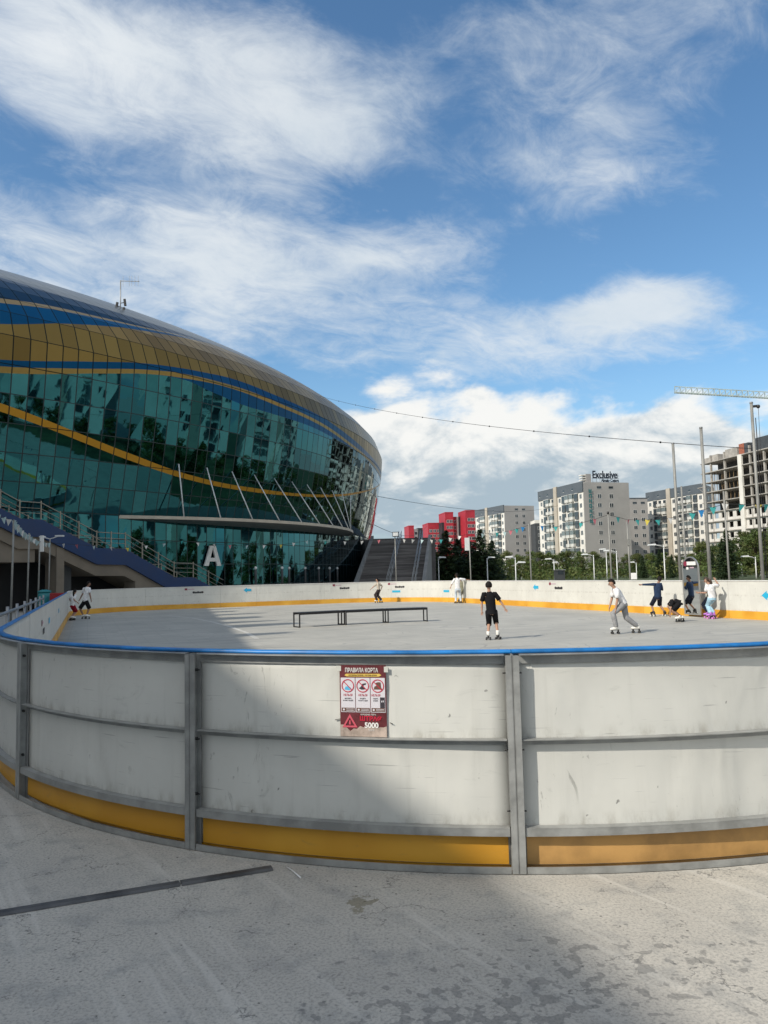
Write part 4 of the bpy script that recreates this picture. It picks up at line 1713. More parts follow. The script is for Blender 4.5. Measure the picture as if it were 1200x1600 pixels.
def broadleaf(seed, h=1.0):
    """unit tree about 5 m tall: (trunk mesh, crown mesh)"""
    rnd = random.Random(seed)
    H = 5.0
    tr = MB()
    tr.tube([(0, 0, -0.05), (0.05, 0.02, H * .25), (rnd.uniform(-.15, .15), rnd.uniform(-.15, .15), H * .55), (rnd.uniform(-.3, .3), 0, H * .8)], [0.13, 0.10, 0.07, 0.02], 7)
    cr_ = MB()
    ncl = 26
    for k in range(ncl):
        a = rnd.uniform(0, 2 * math.pi)
        z = rnd.uniform(0.14, 0.93)
        env = (math.sin(math.pi * min(1, (z - 0.05) / 0.95) ** 0.8) ** 0.6) * 1.55
        rr_ = env * rnd.uniform(0.15, 0.95)
        c = Vector((math.cos(a) * rr_, math.sin(a) * rr_, z * H))
        rad = rnd.uniform(0.42, 0.85) * (1.1 - 0.35 * z)
        leaf_quads(cr_, c, rad, int(105 * rad / 0.6), 0.145, rnd, 0 if rnd.random() < .6 else 1, 0.75)
        if k % 3 == 0:
            tr.tube([(0, 0, max(.4, z * H * .6)), tuple(c)], [0.045, 0.012], 5)
    return tr.mesh('trunk', BARK), cr_.mesh('crown', [LEAF, LEAF2])


def conifer(seed, spread=0.26, mats=None, dens=1.0):
    rnd = random.Random(seed)
    H = 8.0
    tr = MB()
    tr.tube([(0, 0, -0.05), (0, 0, H * .5), (0.03, 0, H * .98)], [0.16, 0.09, 0.02], 7)
    cr_ = MB()
    nl = 26
    for i in range(nl):
        t = i / (nl - 1)
        z = 0.35 + t * (H - 0.6)
        L = (1 - t) ** 0.85 * H * spread * rnd.uniform(0.8, 1.15) + 0.12
        nb = int(9 - 4 * t)
        a0 = rnd.uniform(0, 6.28)
        for k in range(nb):
            a = a0 + 6.283 * k / nb + rnd.uniform(-.25, .25)
            Lk = L * rnd.uniform(0.65, 1.15)
            dv = Vector((math.cos(a), math.sin(a), 0))
            nq = int((7 + Lk * 11) * dens)
            for q in range(nq):
                r_ = Lk * (0.12 + 0.9 * rnd.random() ** 0.8)
                p = dv * r_ + Vector((rnd.gauss(0, .13), rnd.gauss(0, .13), 0)) * (0.5 + r_ * .5)
                p.z = z - 0.10 * r_ + 0.16 * (r_ / max(Lk, .1)) ** 3 + rnd.gauss(0, .10)
                tdir = (dv + Vector((rnd.gauss(0, .5), rnd.gauss(0, .5), rnd.gauss(-.25, .3)))).normalized()
                u = tdir.cross(Vector((rnd.gauss(0, .5), rnd.gauss(0, .5), 1))).normalized()
                s1, s2 = rnd.uniform(.13, .27), rnd.uniform(.05, .09)
                cr_.add([p - tdir * s1, p + u * s2, p + tdir * s1, p - u * s2], [(0, 1, 2, 3)], 0 if rnd.random() < .65 else 1)
    return tr.mesh('trunk', BARK), cr_.mesh('crown', mats or [NEEDLE, NEEDLE2])


BL = [broadleaf(s_) for s_ in (11, 12, 13, 14, 15)]
CF = [conifer(21, 0.27, None, 1.7), conifer(22, 0.24, None, 1.7), conifer(23, 0.30, None, 1.7)]
CFL = [conifer(31, 0.2, [NEEDLE2, LEAF2])]


def tree(kind, x, y, h, label, name='tree', group=None, wide=1.0, rz=0.0, z=0.0):
    trk, crn = kind
    base = 5.0 if kind in BL else 8.0
    t_ = thing(name, label, 'tree', (x, y, z), rz, group)
    s_ = h / base
    t_.scale = (s_ * wide, s_ * wide, s_)
    link('trunk', trk, t_)
    link('crown', crn, t_)
    return t_


rnd = random.Random(5)
G_BELT = 'trees in the green belt before the apartment blocks'
# dark firs before the red blocks
for px, Y, top, k, w_, lab in ((698, 112, 829, 0, 1.5, 'dark fir just right of the grand steps, before the slanted red block'), (716, 118, 842, 1, 1.7, 'shorter dark fir standing between the two tall dark firs'), (751, 110, 827, 2, 1.5, 'tall dark fir overlapping the corner of the grey and white apartment block'),
                               (734, 120, 846, 1, 1.9, 'low dark fir behind the panel lamp post'), (769, 116, 845, 0, 1.6, 'dark fir at the right flank of the tall fir pair'), (679, 116, 862, 1, 1.7, 'small dark fir against the cheek wall of the grand steps')):
    tree(CF[k], ray_x(px, Y), Y, z_at(px, top, Y), lab, 'fir_tree', None, w_, rnd.uniform(0, 6))
# belt of young broadleaf trees
px = 672
i = 0
while px < 1225:
    Y = 138 + rnd.uniform(-6, 14)
    topy = (866 if px < 1090 else 850 if px < 1150 else 832) + rnd.uniform(-5, 5)
    if px < 800:
        topy = 872
    h_ = z_at(px, topy, Y)
    tree(BL[i % 5], ray_x(px, Y), Y, h_, 'bushy green tree in the leafy belt between the rink and the apartment blocks', 'broadleaf_tree', G_BELT, rnd.uniform(0.95, 1.3), rnd.uniform(0, 6))
    px += rnd.uniform(13, 20)
    i += 1
px = 680
while px < 1235:
    Y = 168 + rnd.uniform(-6, 10)
    topy = (863 if px < 1090 else 845 if px < 1150 else 826) + rnd.uniform(-4, 5)
    tree(BL[(i + 2) % 5], ray_x(px, Y), Y, z_at(px, topy, Y), 'bushy green tree in the leafy belt between the rink and the apartment blocks', 'broadleaf_tree', G_BELT, rnd.uniform(1.0, 1.4), rnd.uniform(0, 6))
    px += rnd.uniform(17, 26)
    i += 1
# low shrubs closing the gaps under the crowns
for px, Y, top, kind, w_, lab in ((1030, 118, 858, CF[1], 1.0, 'mid-sized spruce left of the bare tall mast beside the rink'), (1049, 122, 866, CF[0], 1.0, 'broad low spruce directly behind the bare tall mast'),
                                  (1003, 124, 868, CF[2], 0.9, 'squat spruce behind the lamp with the longest arm'),
                                  (1128, 112, 841, CFL[0], 1.0, 'tall olive-green narrow spruce right of the arched mirror'), (1143, 118, 856, CFL[0], 1.1, 'second olive-green spruce close to the tall narrow one'),
                                  (1112, 124, 862, CF[1], 0.9, 'small dark spruce between the arched mirror and the olive spruces'),
                                  (1180, 108, 824, BL[1], 1.15, 'large full broadleaf tree before the unfinished building'), (1207, 104, 836, BL[3], 1.2, 'full broadleaf tree cut by the right edge of the picture')):
    tree(kind, ray_x(px, Y), Y, z_at(px, top, Y), lab, 'spruce_tree' if kind not in BL else 'broadleaf_tree', None, w_, rnd.uniform(0, 6))
# dense low planting that reads as one mass under the trees
g = MB()
r2 = random.Random(9)
for k in range(330):
    Y = r2.uniform(112, 180)
    px_r = r2.uniform(660, 1245)
    leaf_quads(g, Vector((ray_x(px_r, Y), Y, r2.uniform(0.3, 1.8))), r2.uniform(.9, 1.6), 36, 0.30, r2, r2.choice((0, 0, 1)), 0.8)
tag(g.build('undergrowth', [LEAF, LEAF2]), 'dense dark green undergrowth below the belt of young trees', 'undergrowth', None, 'stuff')
# mirrored trees along the road on the right
for k in range(38):
    x_ = 38 + r2.uniform(-3, 14)
    y_ = -44 + k * 3.9 + r2.uniform(-2, 2)
    if k % 4 == 0:
        tree(CF[k % 3], x_, y_, r2.uniform(6, 9), 'roadside conifer right of the rink, mirrored in the arena glass', 'conifer', 'roadside trees mirrored in the arena', 1, r2.uniform(0, 6))
    else:
        tree(BL[k % 5], x_ + 6, y_, r2.uniform(6.5, 9.5), 'roadside broadleaf tree right of the rink, mirrored in the arena glass', 'broadleaf_tree', 'roadside broadleaf trees mirrored in the arena', 1.1, r2.uniform(0, 6))

# ------------------------------------------------------------------ street lamps
LAMPG = mat('lamp_glass', (0.75, 0.76, 0.75), 0.3)


def lamp_mesh(h, arm, n=1):
    pass


def street_lamp(px, Y, top, side, label, arm=1.3, double=False, r_=0.07):
    h = z_at(px, top, Y)
    t_ = thing('street_lamp', label, 'street lamp', (ray_x(px, Y), Y, 0))
    g = MB()
    g.tube([(0, 0, 0), (0, 0, 0.6), (0, 0, h)], [r_ * 1.5, r_ * 1.15, r_ * .75], 8)
    g.build('pole', M['pole_white'], t_)
    for sd in ((-1, 1) if double else (side,)):
        hh = h - (0.0 if not double or sd < 0 else 0.7)
        g = MB()
        g.tube([(0, 0, hh - 0.25), (sd * arm * .25, 0, hh - 0.02), (sd * arm * .6, 0, hh + 0.06)], [0.06, 0.055, 0.05], 6)
        g.build('arm', M['pole_white'], t_)
        g = MB()
        vs = [(-.5, -.16, 0), (.5, -.2, 0), (.5, .2, 0), (-.5, .16, 0), (-.42, -.1, .14), (.4, -.13, .2), (.4, .13, .2), (-.42, .1, .14)]
        Mt = Matrix.Translation((sd * arm * .85, 0, hh + 0.02)) @ Matrix.Rotation(0 if sd < 0 else math.pi, 4, 'Z')
        g.add([Mt @ Vector(v) for v in vs], [(0, 3, 2, 1), (4, 5, 6, 7), (0, 1, 5, 4), (1, 2, 6, 5), (2, 3, 7, 6), (3, 0, 4, 7)])
        hd = g.build('lamp_head', M['pole_white'], t_)
    return t_


for px, Y, top, side, lab, kw in (
    (1037, 90, 852, -1, 'tallest white street lamp, its long arm reaching left before the squat spruce', dict(arm=1.6)),
    (963, 104, 861, -1, 'white street lamp with a left arm right of the lone skater in grey trousers', dict(arm=1.5)),
    (947, 112, 859, -1, 'slim lamp whose head touches the arm of the taller lamp beside it', dict(arm=0.6)),
    (927, 112, 867, -1, 'white street lamp with a left arm below the dark roof sign block', dict(arm=1.5)),
    (805, 96, 871, -1, 'white street lamp with two arms at different heights', dict(arm=0.9, double=True)),
    (761, 104, 872, 1, 'street lamp with a short right arm before the dark firs', dict(arm=0.7)),
    (865, 116, 874, -1, 'street lamp beside the small dark booth, arm to the left', dict(arm=1.0)),
    (872, 140, 879, -1, 'small far street lamp behind the dark booth', dict(arm=0.7)),
    (790, 150, 888, 1, 'small far street lamp left of the two-armed lamp', dict(arm=0.9)),
    (814, 150, 891, -1, 'smallest far street lamp just right of the two-armed lamp', dict(arm=0.8)),
    (685, 100, 872, 1, 'thin grey lamp with a right arm beside the foot of the grand steps', dict(arm=0.6)),
    (1179, 96, 870, -1, 'white street lamp with a long left arm right of the olive spruces', dict(arm=1.5)),
    (1157, 126, 881, -1, 'shorter white lamp just left of the lamp with the long arm at the right edge', dict(arm=0.9)),
    (1186, 124, 882, -1, 'small lamp tucked behind the long-armed lamp at the right edge', dict(arm=1.1)),
    (993, 130, 879, -1, 'small white street lamp right of the white utility box', dict(arm=0.9)),
    (959, 160, 892, 1, 'tiny far street lamp between the two slim lamps', dict(arm=0.7)),
    (1073, 120, 882, -1, 'lamp mostly hidden behind the arched mirror, only its left arm showing', dict(arm=1.0)),
):
    street_lamp(px, Y, top, side, lab, **kw)

# ------------------------------------------------------------------ poles round the rink
def pole(name, px, Y, top, r_, label, cat, lean=0.0, group=None, mt='pole_grey', col=True):
    h = z_at(px, top, Y)
    t_ = thing(name, label, cat, (ray_x(px, Y), Y, 0), 0, group)
    g = MB()
    g.tube([(0, 0, 0), (lean * .5, 0, h * .5), (lean, 0, h)], [r_, r_ * .92, r_ * .85], 10)
    g.build('shaft', M[mt], t_)
    return t_, h


tall = []
for px, Y, top, r_, lean, lab in ((1061, 30.0, 692, 0.060, -0.02, 'bare tall steel mast left of the arched mirror'),
                            (1107, 28.5, 667, 0.064, -0.03, 'bare tall steel mast right of the arched mirror, at the edge of the unfinished building'),
                            (1189, 27.0, 627, 0.060, -0.03, 'tallest steel mast with a small pulley, near the right edge')):
    t_, h = pole('steel_mast', px, Y, top, r_, lab, 'mast', lean)
    g = MB()
    g.tube([(lean, 0, h), (lean, 0, h + 0.05)], [r_ * 1.05, r_ * .9], 10)
    g.build('cap', M['galv_dull'], t_)
    if px > 1150:
        g = MB()
        g.bar((lean, 0, h - 0.12), (lean + 0.22, 0, h - 0.10), 0.08)
        g.ball((lean + 0.24, 0, h - 0.12), 0.07, 8)
        g.build('pulley', M['bolt'], t_)
        g = MB()
        g.tube([(lean + 0.24, 0, h - 0.15), (0.16, 0, 1.2)], 0.008, 4)
        g.tube([(0.11, 0.04, h * .93), (0.14, 0.02, 1.2)], 0.014, 4)
        g.build('halyard', M['wire'], t_)
thin = {}
for px, Y, top, lab in ((619, 48.5, 838, 'thin pole with a square floodlight on top before the grand steps'),
                   (735, 44.5, 838, 'thin pole carrying a narrow pale sign board before the dark firs'),
                   (829, 38.0, 819, 'thin bare pole with bunting right of the grey and white apartment block'),
                   (954, 32.0, 803, 'thin grey pole before the signed block, dark cap on top'),
                   (983, 31.0, 812, 'thin pole with a grey clamp box before the lower grey wing'),
                   (1071, 28.8, 759, 'dark thin pole between the two left steel masts'),
                   (1137, 26.8, 767, 'thin pole before the unfinished building, left of the tallest mast')):
    t_, h = pole('bunting_pole', px, Y, top, 0.036, lab, 'pole', -0.03)
    thin[px] = (t_, h)
t_, h = thin[619]
g = MB()
g.bbox((-0.19, -0.14, h - 0.02), (0.19, 0.10, h + 0.28), 0.02)
g.build('floodlight', M['black_metal'], t_)
g = MB()
g.box((-0.16, -0.145, h + 0.02), (0.16, -0.141, h + 0.24))
g.build('floodlight_lens', M['pole_white'], t_)
t_, h = thin[735]
g = MB()
g.bbox((-0.30, -0.03, h - 0.82), (-0.02, 0.03, h - 0.08), 0.01)
g.build('sign_board', M['pole_white'], t_)
t_, h = thin[983]
g = MB()
g.bbox((-0.06, -0.06, h - 1.05), (0.05, 0.06, h - 0.78), 0.01)
g.build('clamp_box', M['pole_grey'], t_)
t_, h = thin[954]
g = MB()
g.tube([(-0.03, 0, h), (-0.03, 0, h + 0.1)], 0.05, 8)
g.build('cap', M['bolt'], t_)
left_poles = {}
for px, Y, top, base, lab in ((19, 29.0, 812, 0, 'leftmost grey pole before the dark space under the stair, bunting at its top'),
                        (44, 35.5, 833, 0, 'second grey pole from the left under the stair, flags gathered at its top'),
                        (61, 39.0, 840, 0, 'grey pole beside the hanging white banner board'),
                        (77, 41.5, 842, 0, 'grey pole under the stair topped by a small twin lamp')):
    t_, h = pole('flag_pole', px, Y, top, 0.042, lab, 'pole', 0.06)
    left_poles[px] = (t_, h, Y)
t_, h, Y = left_poles[61]
g = MB()
g.bbox((0.08, -0.03, h - 0.72), (0.26, 0.03, h + 0.10), 0.01)
g.build('banner_board', M['white'], t_)
t_, h, Y = left_poles[77]
g = MB()
for sx_ in (-1, 1):
    g.bar((0.06, 0, h), (0.06 + sx_ * 0.42, 0, h + 0.12), 0.04)
g.bbox((-0.5, -0.1, h + 0.08), (-0.2, 0.1, h + 0.16), 0.02)
g.bbox((0.35, -0.1, h + 0.10), (0.8, 0.1, h + 0.19), 0.02)
g.build('twin_lamp', M['pole_white'], t_)

# white utility box and booth behind the far boards
ub = thing('utility_box', 'small white utility box on a thin pole among the spruces', 'box', (ray_x(988, 60), 60, 0))
g = MB()
g.bbox((-0.22, -0.15, z_at(988, 905, 60)), (0.22, 0.15, z_at(988, 895, 60)), 0.02)
g.build('cabinet', M['white'], ub)
g = MB()
g.tube([(0, 0, 0), (0, 0, z_at(988, 905, 60) - .01)], 0.05, 8)
g.build('pole', M['pole_grey'], ub)
bt = thing('booth', 'small dark kiosk booth standing at the edge of the green belt', 'booth', (ray_x(868, 98), 98, 0))
g = MB()
g.box((0, 0, 0), (1.1, 1.4, z_at(868, 891, 98)))
g.build('body', M['darkgrey'], bt)
g = MB()
g.box((-0.1, -0.12, z_at(868, 891, 98) + .002), (1.2, 1.5, z_at(868, 891, 98) + 0.1))
g.build('roof', M['galv_dull'], bt)
g = MB()
g.box((0.2, -0.03, 1.1), (0.9, -0.002, 1.7))
g.build('window', PANE, bt)

# ------------------------------------------------------------------ overhead wires
def wire(name, label, pts, r_, cat='wire', beads=0):
    t_ = thing(name, label, cat, pts[0])
    o_ = Vector(pts[0])
    g = MB()
    path = []
    for a, c in zip(pts[:-1], pts[1:]):
        a, c = Vector(a), Vector(c)
        L = (c - a).length
        for k in range(24):
            t = k / 24
            path.append(a.lerp(c, t) - o_ - Vector((0, 0, L * 0.012 * 4 * t * (1 - t))))
    path.append(Vector(pts[-1]) - o_)
    g.tube(path, r_, 5)
    g.build('cable', M['wire'], t_)
    if beads:
        for k in range(2, len(path) - 1, max(1, len(path) // beads)):
            g = MB()
            g.ball(path[k], r_ * 3.6, 6)
            g.build('bead', M['wire'], t_)
    return t_


Ym = 27.0
wire('overhead_cable', 'long dark cable with small beads sagging from the arena roof to the tallest mast', [Vector((ray_x(490, 80), 80, z_at(490, 611, 80))), Vector((ray_x(1189, Ym), Ym, z_at(1189, 700, Ym)))], 0.013, beads=12)
wire('overhead_cable', 'thin upper wire running from the arena side to the grey and white apartment block', [Vector((ray_x(592, 96), 96, z_at(592, 775, 96))), Vector((ray_x(875, 240), 240, z_at(875, 790, 240)))], 0.03)
wire('overhead_cable', 'faint lower wire crossing the gap between the arena and the red blocks', [Vector((ray_x(586, 97), 97, z_at(586, 820, 97))), Vector((ray_x(668, 300), 300, z_at(668, 822, 300)))], 0.035)

# ------------------------------------------------------------------ bunting
FLAGC = [mat('flag_' + n_, tuple(x * 0.8 for x in c_), 0.7) for n_, c_ in (('white', (.75, .75, .73)), ('teal', (.05, .42, .42)), ('yellow', (.68, .56, .08)), ('blue', (.02, .25, .6)), ('pink', (.62, .18, .22)), ('pale', (.45, .60, .62)))]
FLAGM = []
for c_ in FLAGC:
    g = MB()
    g.add([(-.13, 0, 0), (.13, 0, 0), (0.0, 0.02, -.32), (-.13, .006, 0), (.13, .006, 0), (0.0, .026, -.32)], [(0, 2, 1), (3, 4, 5), (0, 1, 4, 3), (1, 2, 5, 4), (2, 0, 3, 5)])
    FLAGM.append(g.mesh('flag', c_))
r3 = random.Random(4)


def bunting(label, pts, seq, every=0.75, size=1.0, sag=0.02):
    t_ = thing('bunting', label, 'bunting', pts[0])
    o_ = Vector(pts[0])
    g = MB()
    path = []
    for a, c in zip(pts[:-1], pts[1:]):
        a, c = Vector(a), Vector(c)
        L = (c - a).length
        n = max(2, int(L / every))
        for k in range(n):
            t = k / n
            path.append(a.lerp(c, t) - o_ - Vector((0, 0, L * sag * 4 * t * (1 - t))))
    path.append(Vector(pts[-1]) - o_)
    g.tube(path, 0.009, 4)
    g.build('string', M['wire'], t_)
    for k, p in enumerate(path[1:-1]):
        f = link('flag', FLAGM[seq[k % len(seq)]], t_, p)
        f.rotation_euler = (r3.uniform(-.3, .3), r3.uniform(-.25, .25), r3.uniform(-.6, .6))
        f.scale = (size * .88,) * 3
    return t_


def bp_(px, py, Y):
    return Vector((ray_x(px, Y), Y, z_at(px, py, Y)))


bunting('bunting of dull blue pennants gathered along the first poles under the stair', [bp_(-12, 800, 27), bp_(22, 813, 29), bp_(46, 836, 35.5), bp_(64, 846, 39), bp_(79, 848, 41.5)], [5, 5, 0, 5], 0.42, 0.9)
bunting('long bunting of pale pennants hanging before the stair and the arena glass', [bp_(79, 848, 41.5), bp_(120, 851, 43), bp_(200, 856, 45), bp_(285, 845, 47), bp_(360, 852, 47.5), bp_(440, 851, 48), bp_(480, 845, 48), bp_(540, 846, 48), bp_(619, 842, 48.5)], [0, 4, 5, 0, 2, 0, 5, 1, 0], 0.95, 0.85, 0.004)
bunting('bunting of white and teal pennants before the grand steps and dark firs', [bp_(619, 842, 48.5), bp_(690, 843, 46), bp_(735, 834, 44.5)], [0, 0, 5, 0, 1], 0.62, 0.9, 0.008)
bunting('bunting of mixed pennants rising before the grey and white apartment block', [bp_(735, 834, 44.5), bp_(790, 831, 41), bp_(829, 820, 38)], [0, 5, 0, 1, 5, 4, 1, 3], 0.75, 0.9, 0.01)
bunting('bunting of few teal pennants dipping before the signed apartment block', [bp_(829, 820, 38), bp_(870, 823, 36), bp_(910, 817, 34), bp_(954, 804, 32)], [3, 1, 5, 1, 4, 1], 0.8, 0.85, 0.008)
bunting('bunting of teal and yellow pennants before the lower grey wing', [bp_(954, 804, 32), bp_(983, 812, 31), bp_(1030, 812, 29.8), bp_(1071, 806, 28.8)], [1, 4, 1, 2, 1, 0, 1, 1], 0.42, 0.85, 0.004)
bunting('bunting of bright teal, blue and yellow pennants before the unfinished building', [bp_(1071, 806, 28.8), bp_(1099, 797, 28), bp_(1137, 787, 26.8), bp_(1189, 788, 27), bp_(1230, 786, 25)], [1, 3, 1, 0, 1, 2, 1, 1], 0.55, 1.0, 0.006)

# ------------------------------------------------------------------ benches on the rink
def bench(p0, p1, wvec, label):
    p0, p1 = Vector((*p0, 0.012)), Vector((*p1, 0.012))
    d = p1 - p0
    L = d.length
    ang = math.atan2(d.y, d.x)
    t_ = thing('bench', label, 'bench', p0, ang, None)
    h, w = 0.475, 0.46
    tk = 0.035
    g = MB()
    g.bbox((0, -w, h - 0.03), (L, 0, h), 0.004)
    g.build('seat', M['black_metal'], t_)
    g = MB()
    g.box((tk, -w + .003, h - 0.075), (L - tk, -w + tk, h - 0.031))
    g.box((tk, -tk, h - 0.075), (L - tk, -.003, h - 0.031))
    g.build('seat_frame', M['black_metal'], t_)
    for x_ in (0.002, L - tk - 0.002):
        g = MB()
        g.box((x_, -w + .002, 0), (x_ + tk, -w + tk, h - 0.0305))
        g.box((x_, -tk, 0), (x_ + tk, -.002, h - 0.0305))
        g.box((x_ + .001, -w + tk, 0), (x_ + tk - .001, -tk, tk))
        g.build('leg_frame', M['black_metal'], t_)
    return t_


bench((-3.01, 24.96), (-1.60, 25.85), 0, 'black metal bench at the left end of the row of three on the rink')
bench((-1.52, 25.80), (-0.10, 26.42), 0, 'black metal bench in the middle of the row of three on the rink')
bench((-0.06, 26.40), (1.30, 26.72), 0, 'black metal bench at the right end of the row of three on the rink')

# ------------------------------------------------------------------ arched mirror against the right boards
sm = nearest_s(1087, 25.7)
mp0 = on_rink(sm, -0.24, 0.012)
tg = (on_rink(sm + 0.1) - on_rink(sm - 0.1)).normalized()      # along the boards
ins = (on_rink(sm, -1) - on_rink(sm, 0)).normalized()           # into the rink
mi_ = thing('arched_mirror', 'tall arch-topped mirror leaning on the right boards, sticker near its top', 'mirror', mp0, math.atan2(-tg.y, -tg.x) if (-tg).x > 0 else math.atan2(tg.y, tg.x))
# local x along the boards, local -y faces the rink
mw, mh = 0.80, 1.92
yaw = math.atan2(ins.y, ins.x) + math.pi / 2
# turned a little off the boards, so it shows the boy in navy to the viewer
mc_ = Vector((mp0.x, mp0.y))
to_boy = (Vector((ray_x(1024, 26.2), 26.2)) - mc_).normalized()
to_eye = (-mc_ + Vector((0.15, 0))).normalized()
hv = (to_boy + to_eye).normalized()
mi_.rotation_euler = (R(0.6), 0, math.atan2(hv.y, hv.x) + math.pi / 2)


def arch(w, h, n=18):
    r_ = w / 2
    return [(-r_, 0.0), (r_, 0.0)] + [(r_ * math.cos(a), h - r_ + r_ * math.sin(a)) for a in [math.pi * k / n for k in range(n + 1)]]


MIR = bpy.data.materials.new('mirror_glass')
MIR.use_nodes = True
N = NT(MIR.node_tree)
b = N.n('BsdfPrincipled')
o = N.n('OutputMaterial')
N.link(b.outputs[0], o.inputs[0])
b.inputs['Base Color'].default_value = (0.80, 0.82, 0.82, 1)
b.inputs['Metallic'].default_value = 1.0
b.inputs['Roughness'].default_value = 0.03
g = MB()
g.prism(arch(mw - 0.07, mh - 0.07), -0.012, 0.012, 0, 'y', Matrix.Translation((0, 0, 0.10)))
fixn(g.build('glass', MIR, mi_).data)
g = MB()
outer, inner = arch(mw, mh), [(a, c + 0.035) for a, c in arch(mw - 0.07, mh - 0.07)]
k = len(outer)
vs = []
for yy in (-0.025, 0.025):
    vs += [(a, yy, c + 0.065) for a, c in outer] + [(a, yy, c + 0.065) for a, c in inner]
fs = []
for e in range(k):
    f = (e + 1) % k
    fs += [(e, f, k + f, k + e), (2 * k + f, 2 * k + e, 3 * k + e, 3 * k + f), (e, 2 * k + e, 2 * k + f, f), (k + f, 3 * k + f, 3 * k + e, k + e)]
g.add(vs, fs)
fixn(g.build('frame', mat('silver_frame', (0.55, 0.55, 0.54), 0.35, 0.8), mi_).data)
g = MB()
g.box((-0.15, -0.0165, 1.70), (0.28, -0.0125, 1.82), 0)
g.tube([(-0.23, -0.0165, 1.75), (-0.23, -0.0125, 1.75)], 0.085, 12, 1)
g.box((-0.18, -0.0165, 1.56), (-0.08, -0.0125, 1.64), 2)
g.box((-0.02, -0.0165, 1.60), (0.18, -0.0125, 1.64), 3)
g.build('sticker', [M['white'], stick_red, M['white'], M['sticker_pale']], mi_)

# ------------------------------------------------------------------ rules poster on the near boards
sp_c = posts[6] + (posts[7] - posts[6]) * 0.0
# posts[6] is the post at 25.1 degrees, posts[7] the one at 46.5; the poster hangs between them
a25, a46 = S_A + RR * R(25.1), S_A + RR * R(46.5)
best = None
for k in range(400):
    s_ = a25 + (a46 - a25) * k / 399
    p = on_rink(s_, 0.03, 0.9)
    # column of the photograph at that spot
    X = p.x / p.y
    if best is None or abs(X - (567 - 600 - 5) / 1200) < best[0]:
        best = (abs(X - (567 - 600 - 5) / 1200), s_)
s_p = best[1]
pc = on_rink(s_p, 0.0305, 0.0)
pn = (on_rink(s_p, 1) - on_rink(s_p, 0)).normalized()
post_w, post_h, pz0 = 0.276, 0.405, 0.7185
ps = thing('rules_poster', 'torn laminated rules poster in wine red and white taped to the near white panel', 'poster', (pc.x, pc.y, pz0), math.atan2(pn.y, pn.x) + math.pi / 2)
WINE = mat('poster_wine', (0.13, 0.030, 0.035), 0.35, 0, 0.2, 12)
PWHITE = mat('poster_white', (0.66, 0.64, 0.68), 0.4)
PLET = mat('poster_lettering', (0.80, 0.79, 0.76), 0.5)
PYEL = mat('poster_yellow', (0.72, 0.52, 0.12), 0.45)
PRED = mat('poster_red', (0.50, 0.02, 0.05), 0.45)
PROSE = mat('poster_rose', (0.60, 0.10, 0.14), 0.45)
PDARK = mat('poster_dark', (0.045, 0.04, 0.05), 0.45)
PCYAN = mat('poster_cyan', (0.10, 0.45, 0.70), 0.45)
PBRN = mat('poster_brown', (0.14, 0.075, 0.055), 0.45)
PGREY = mat('poster_faded', (0.42, 0.34, 0.29), 0.3, 0, 0.3, 14)
g = MB()
g.box((-post_w / 2, -0.003, 0), (post_w / 2, 0.0, post_h), 0)
g.build('sheet', WINE, ps)
g = MB()
# faded worn lower end with a ragged upper edge
r4 = random.Random(2)
up_ = [(-post_w / 2 + .001 + (post_w - .002) * k / 14, 0.055 + r4.uniform(-.008, .012) - (0.018 if k in (3, 4, 5) else 0)) for k in range(15)]
g.prism([(post_w / 2 - .001, 0.001)] + [(-post_w / 2 + .001, 0.001)] + up_, -0.0042, -0.0032, 0)
fixn(g.build('faded_patch', PGREY, ps).data)


def flatbox(name, x0, x1, z0, z1, m_, y=-0.0042, par=None):
    g = MB()
    g.box((x0, y, z0), (x1, y + 0.0009, z1))
    return g.build(name, m_, par or ps)


def ptext(body, size, x, z, m_, y=-0.0052, sx=1.0, bold=0.0, align='CENTER', par=None):
    return text(body, size, 0.0003, m_, 'lettering', par or ps, Matrix.Translation((x, y, z)) @ UP, align, bold, sx)


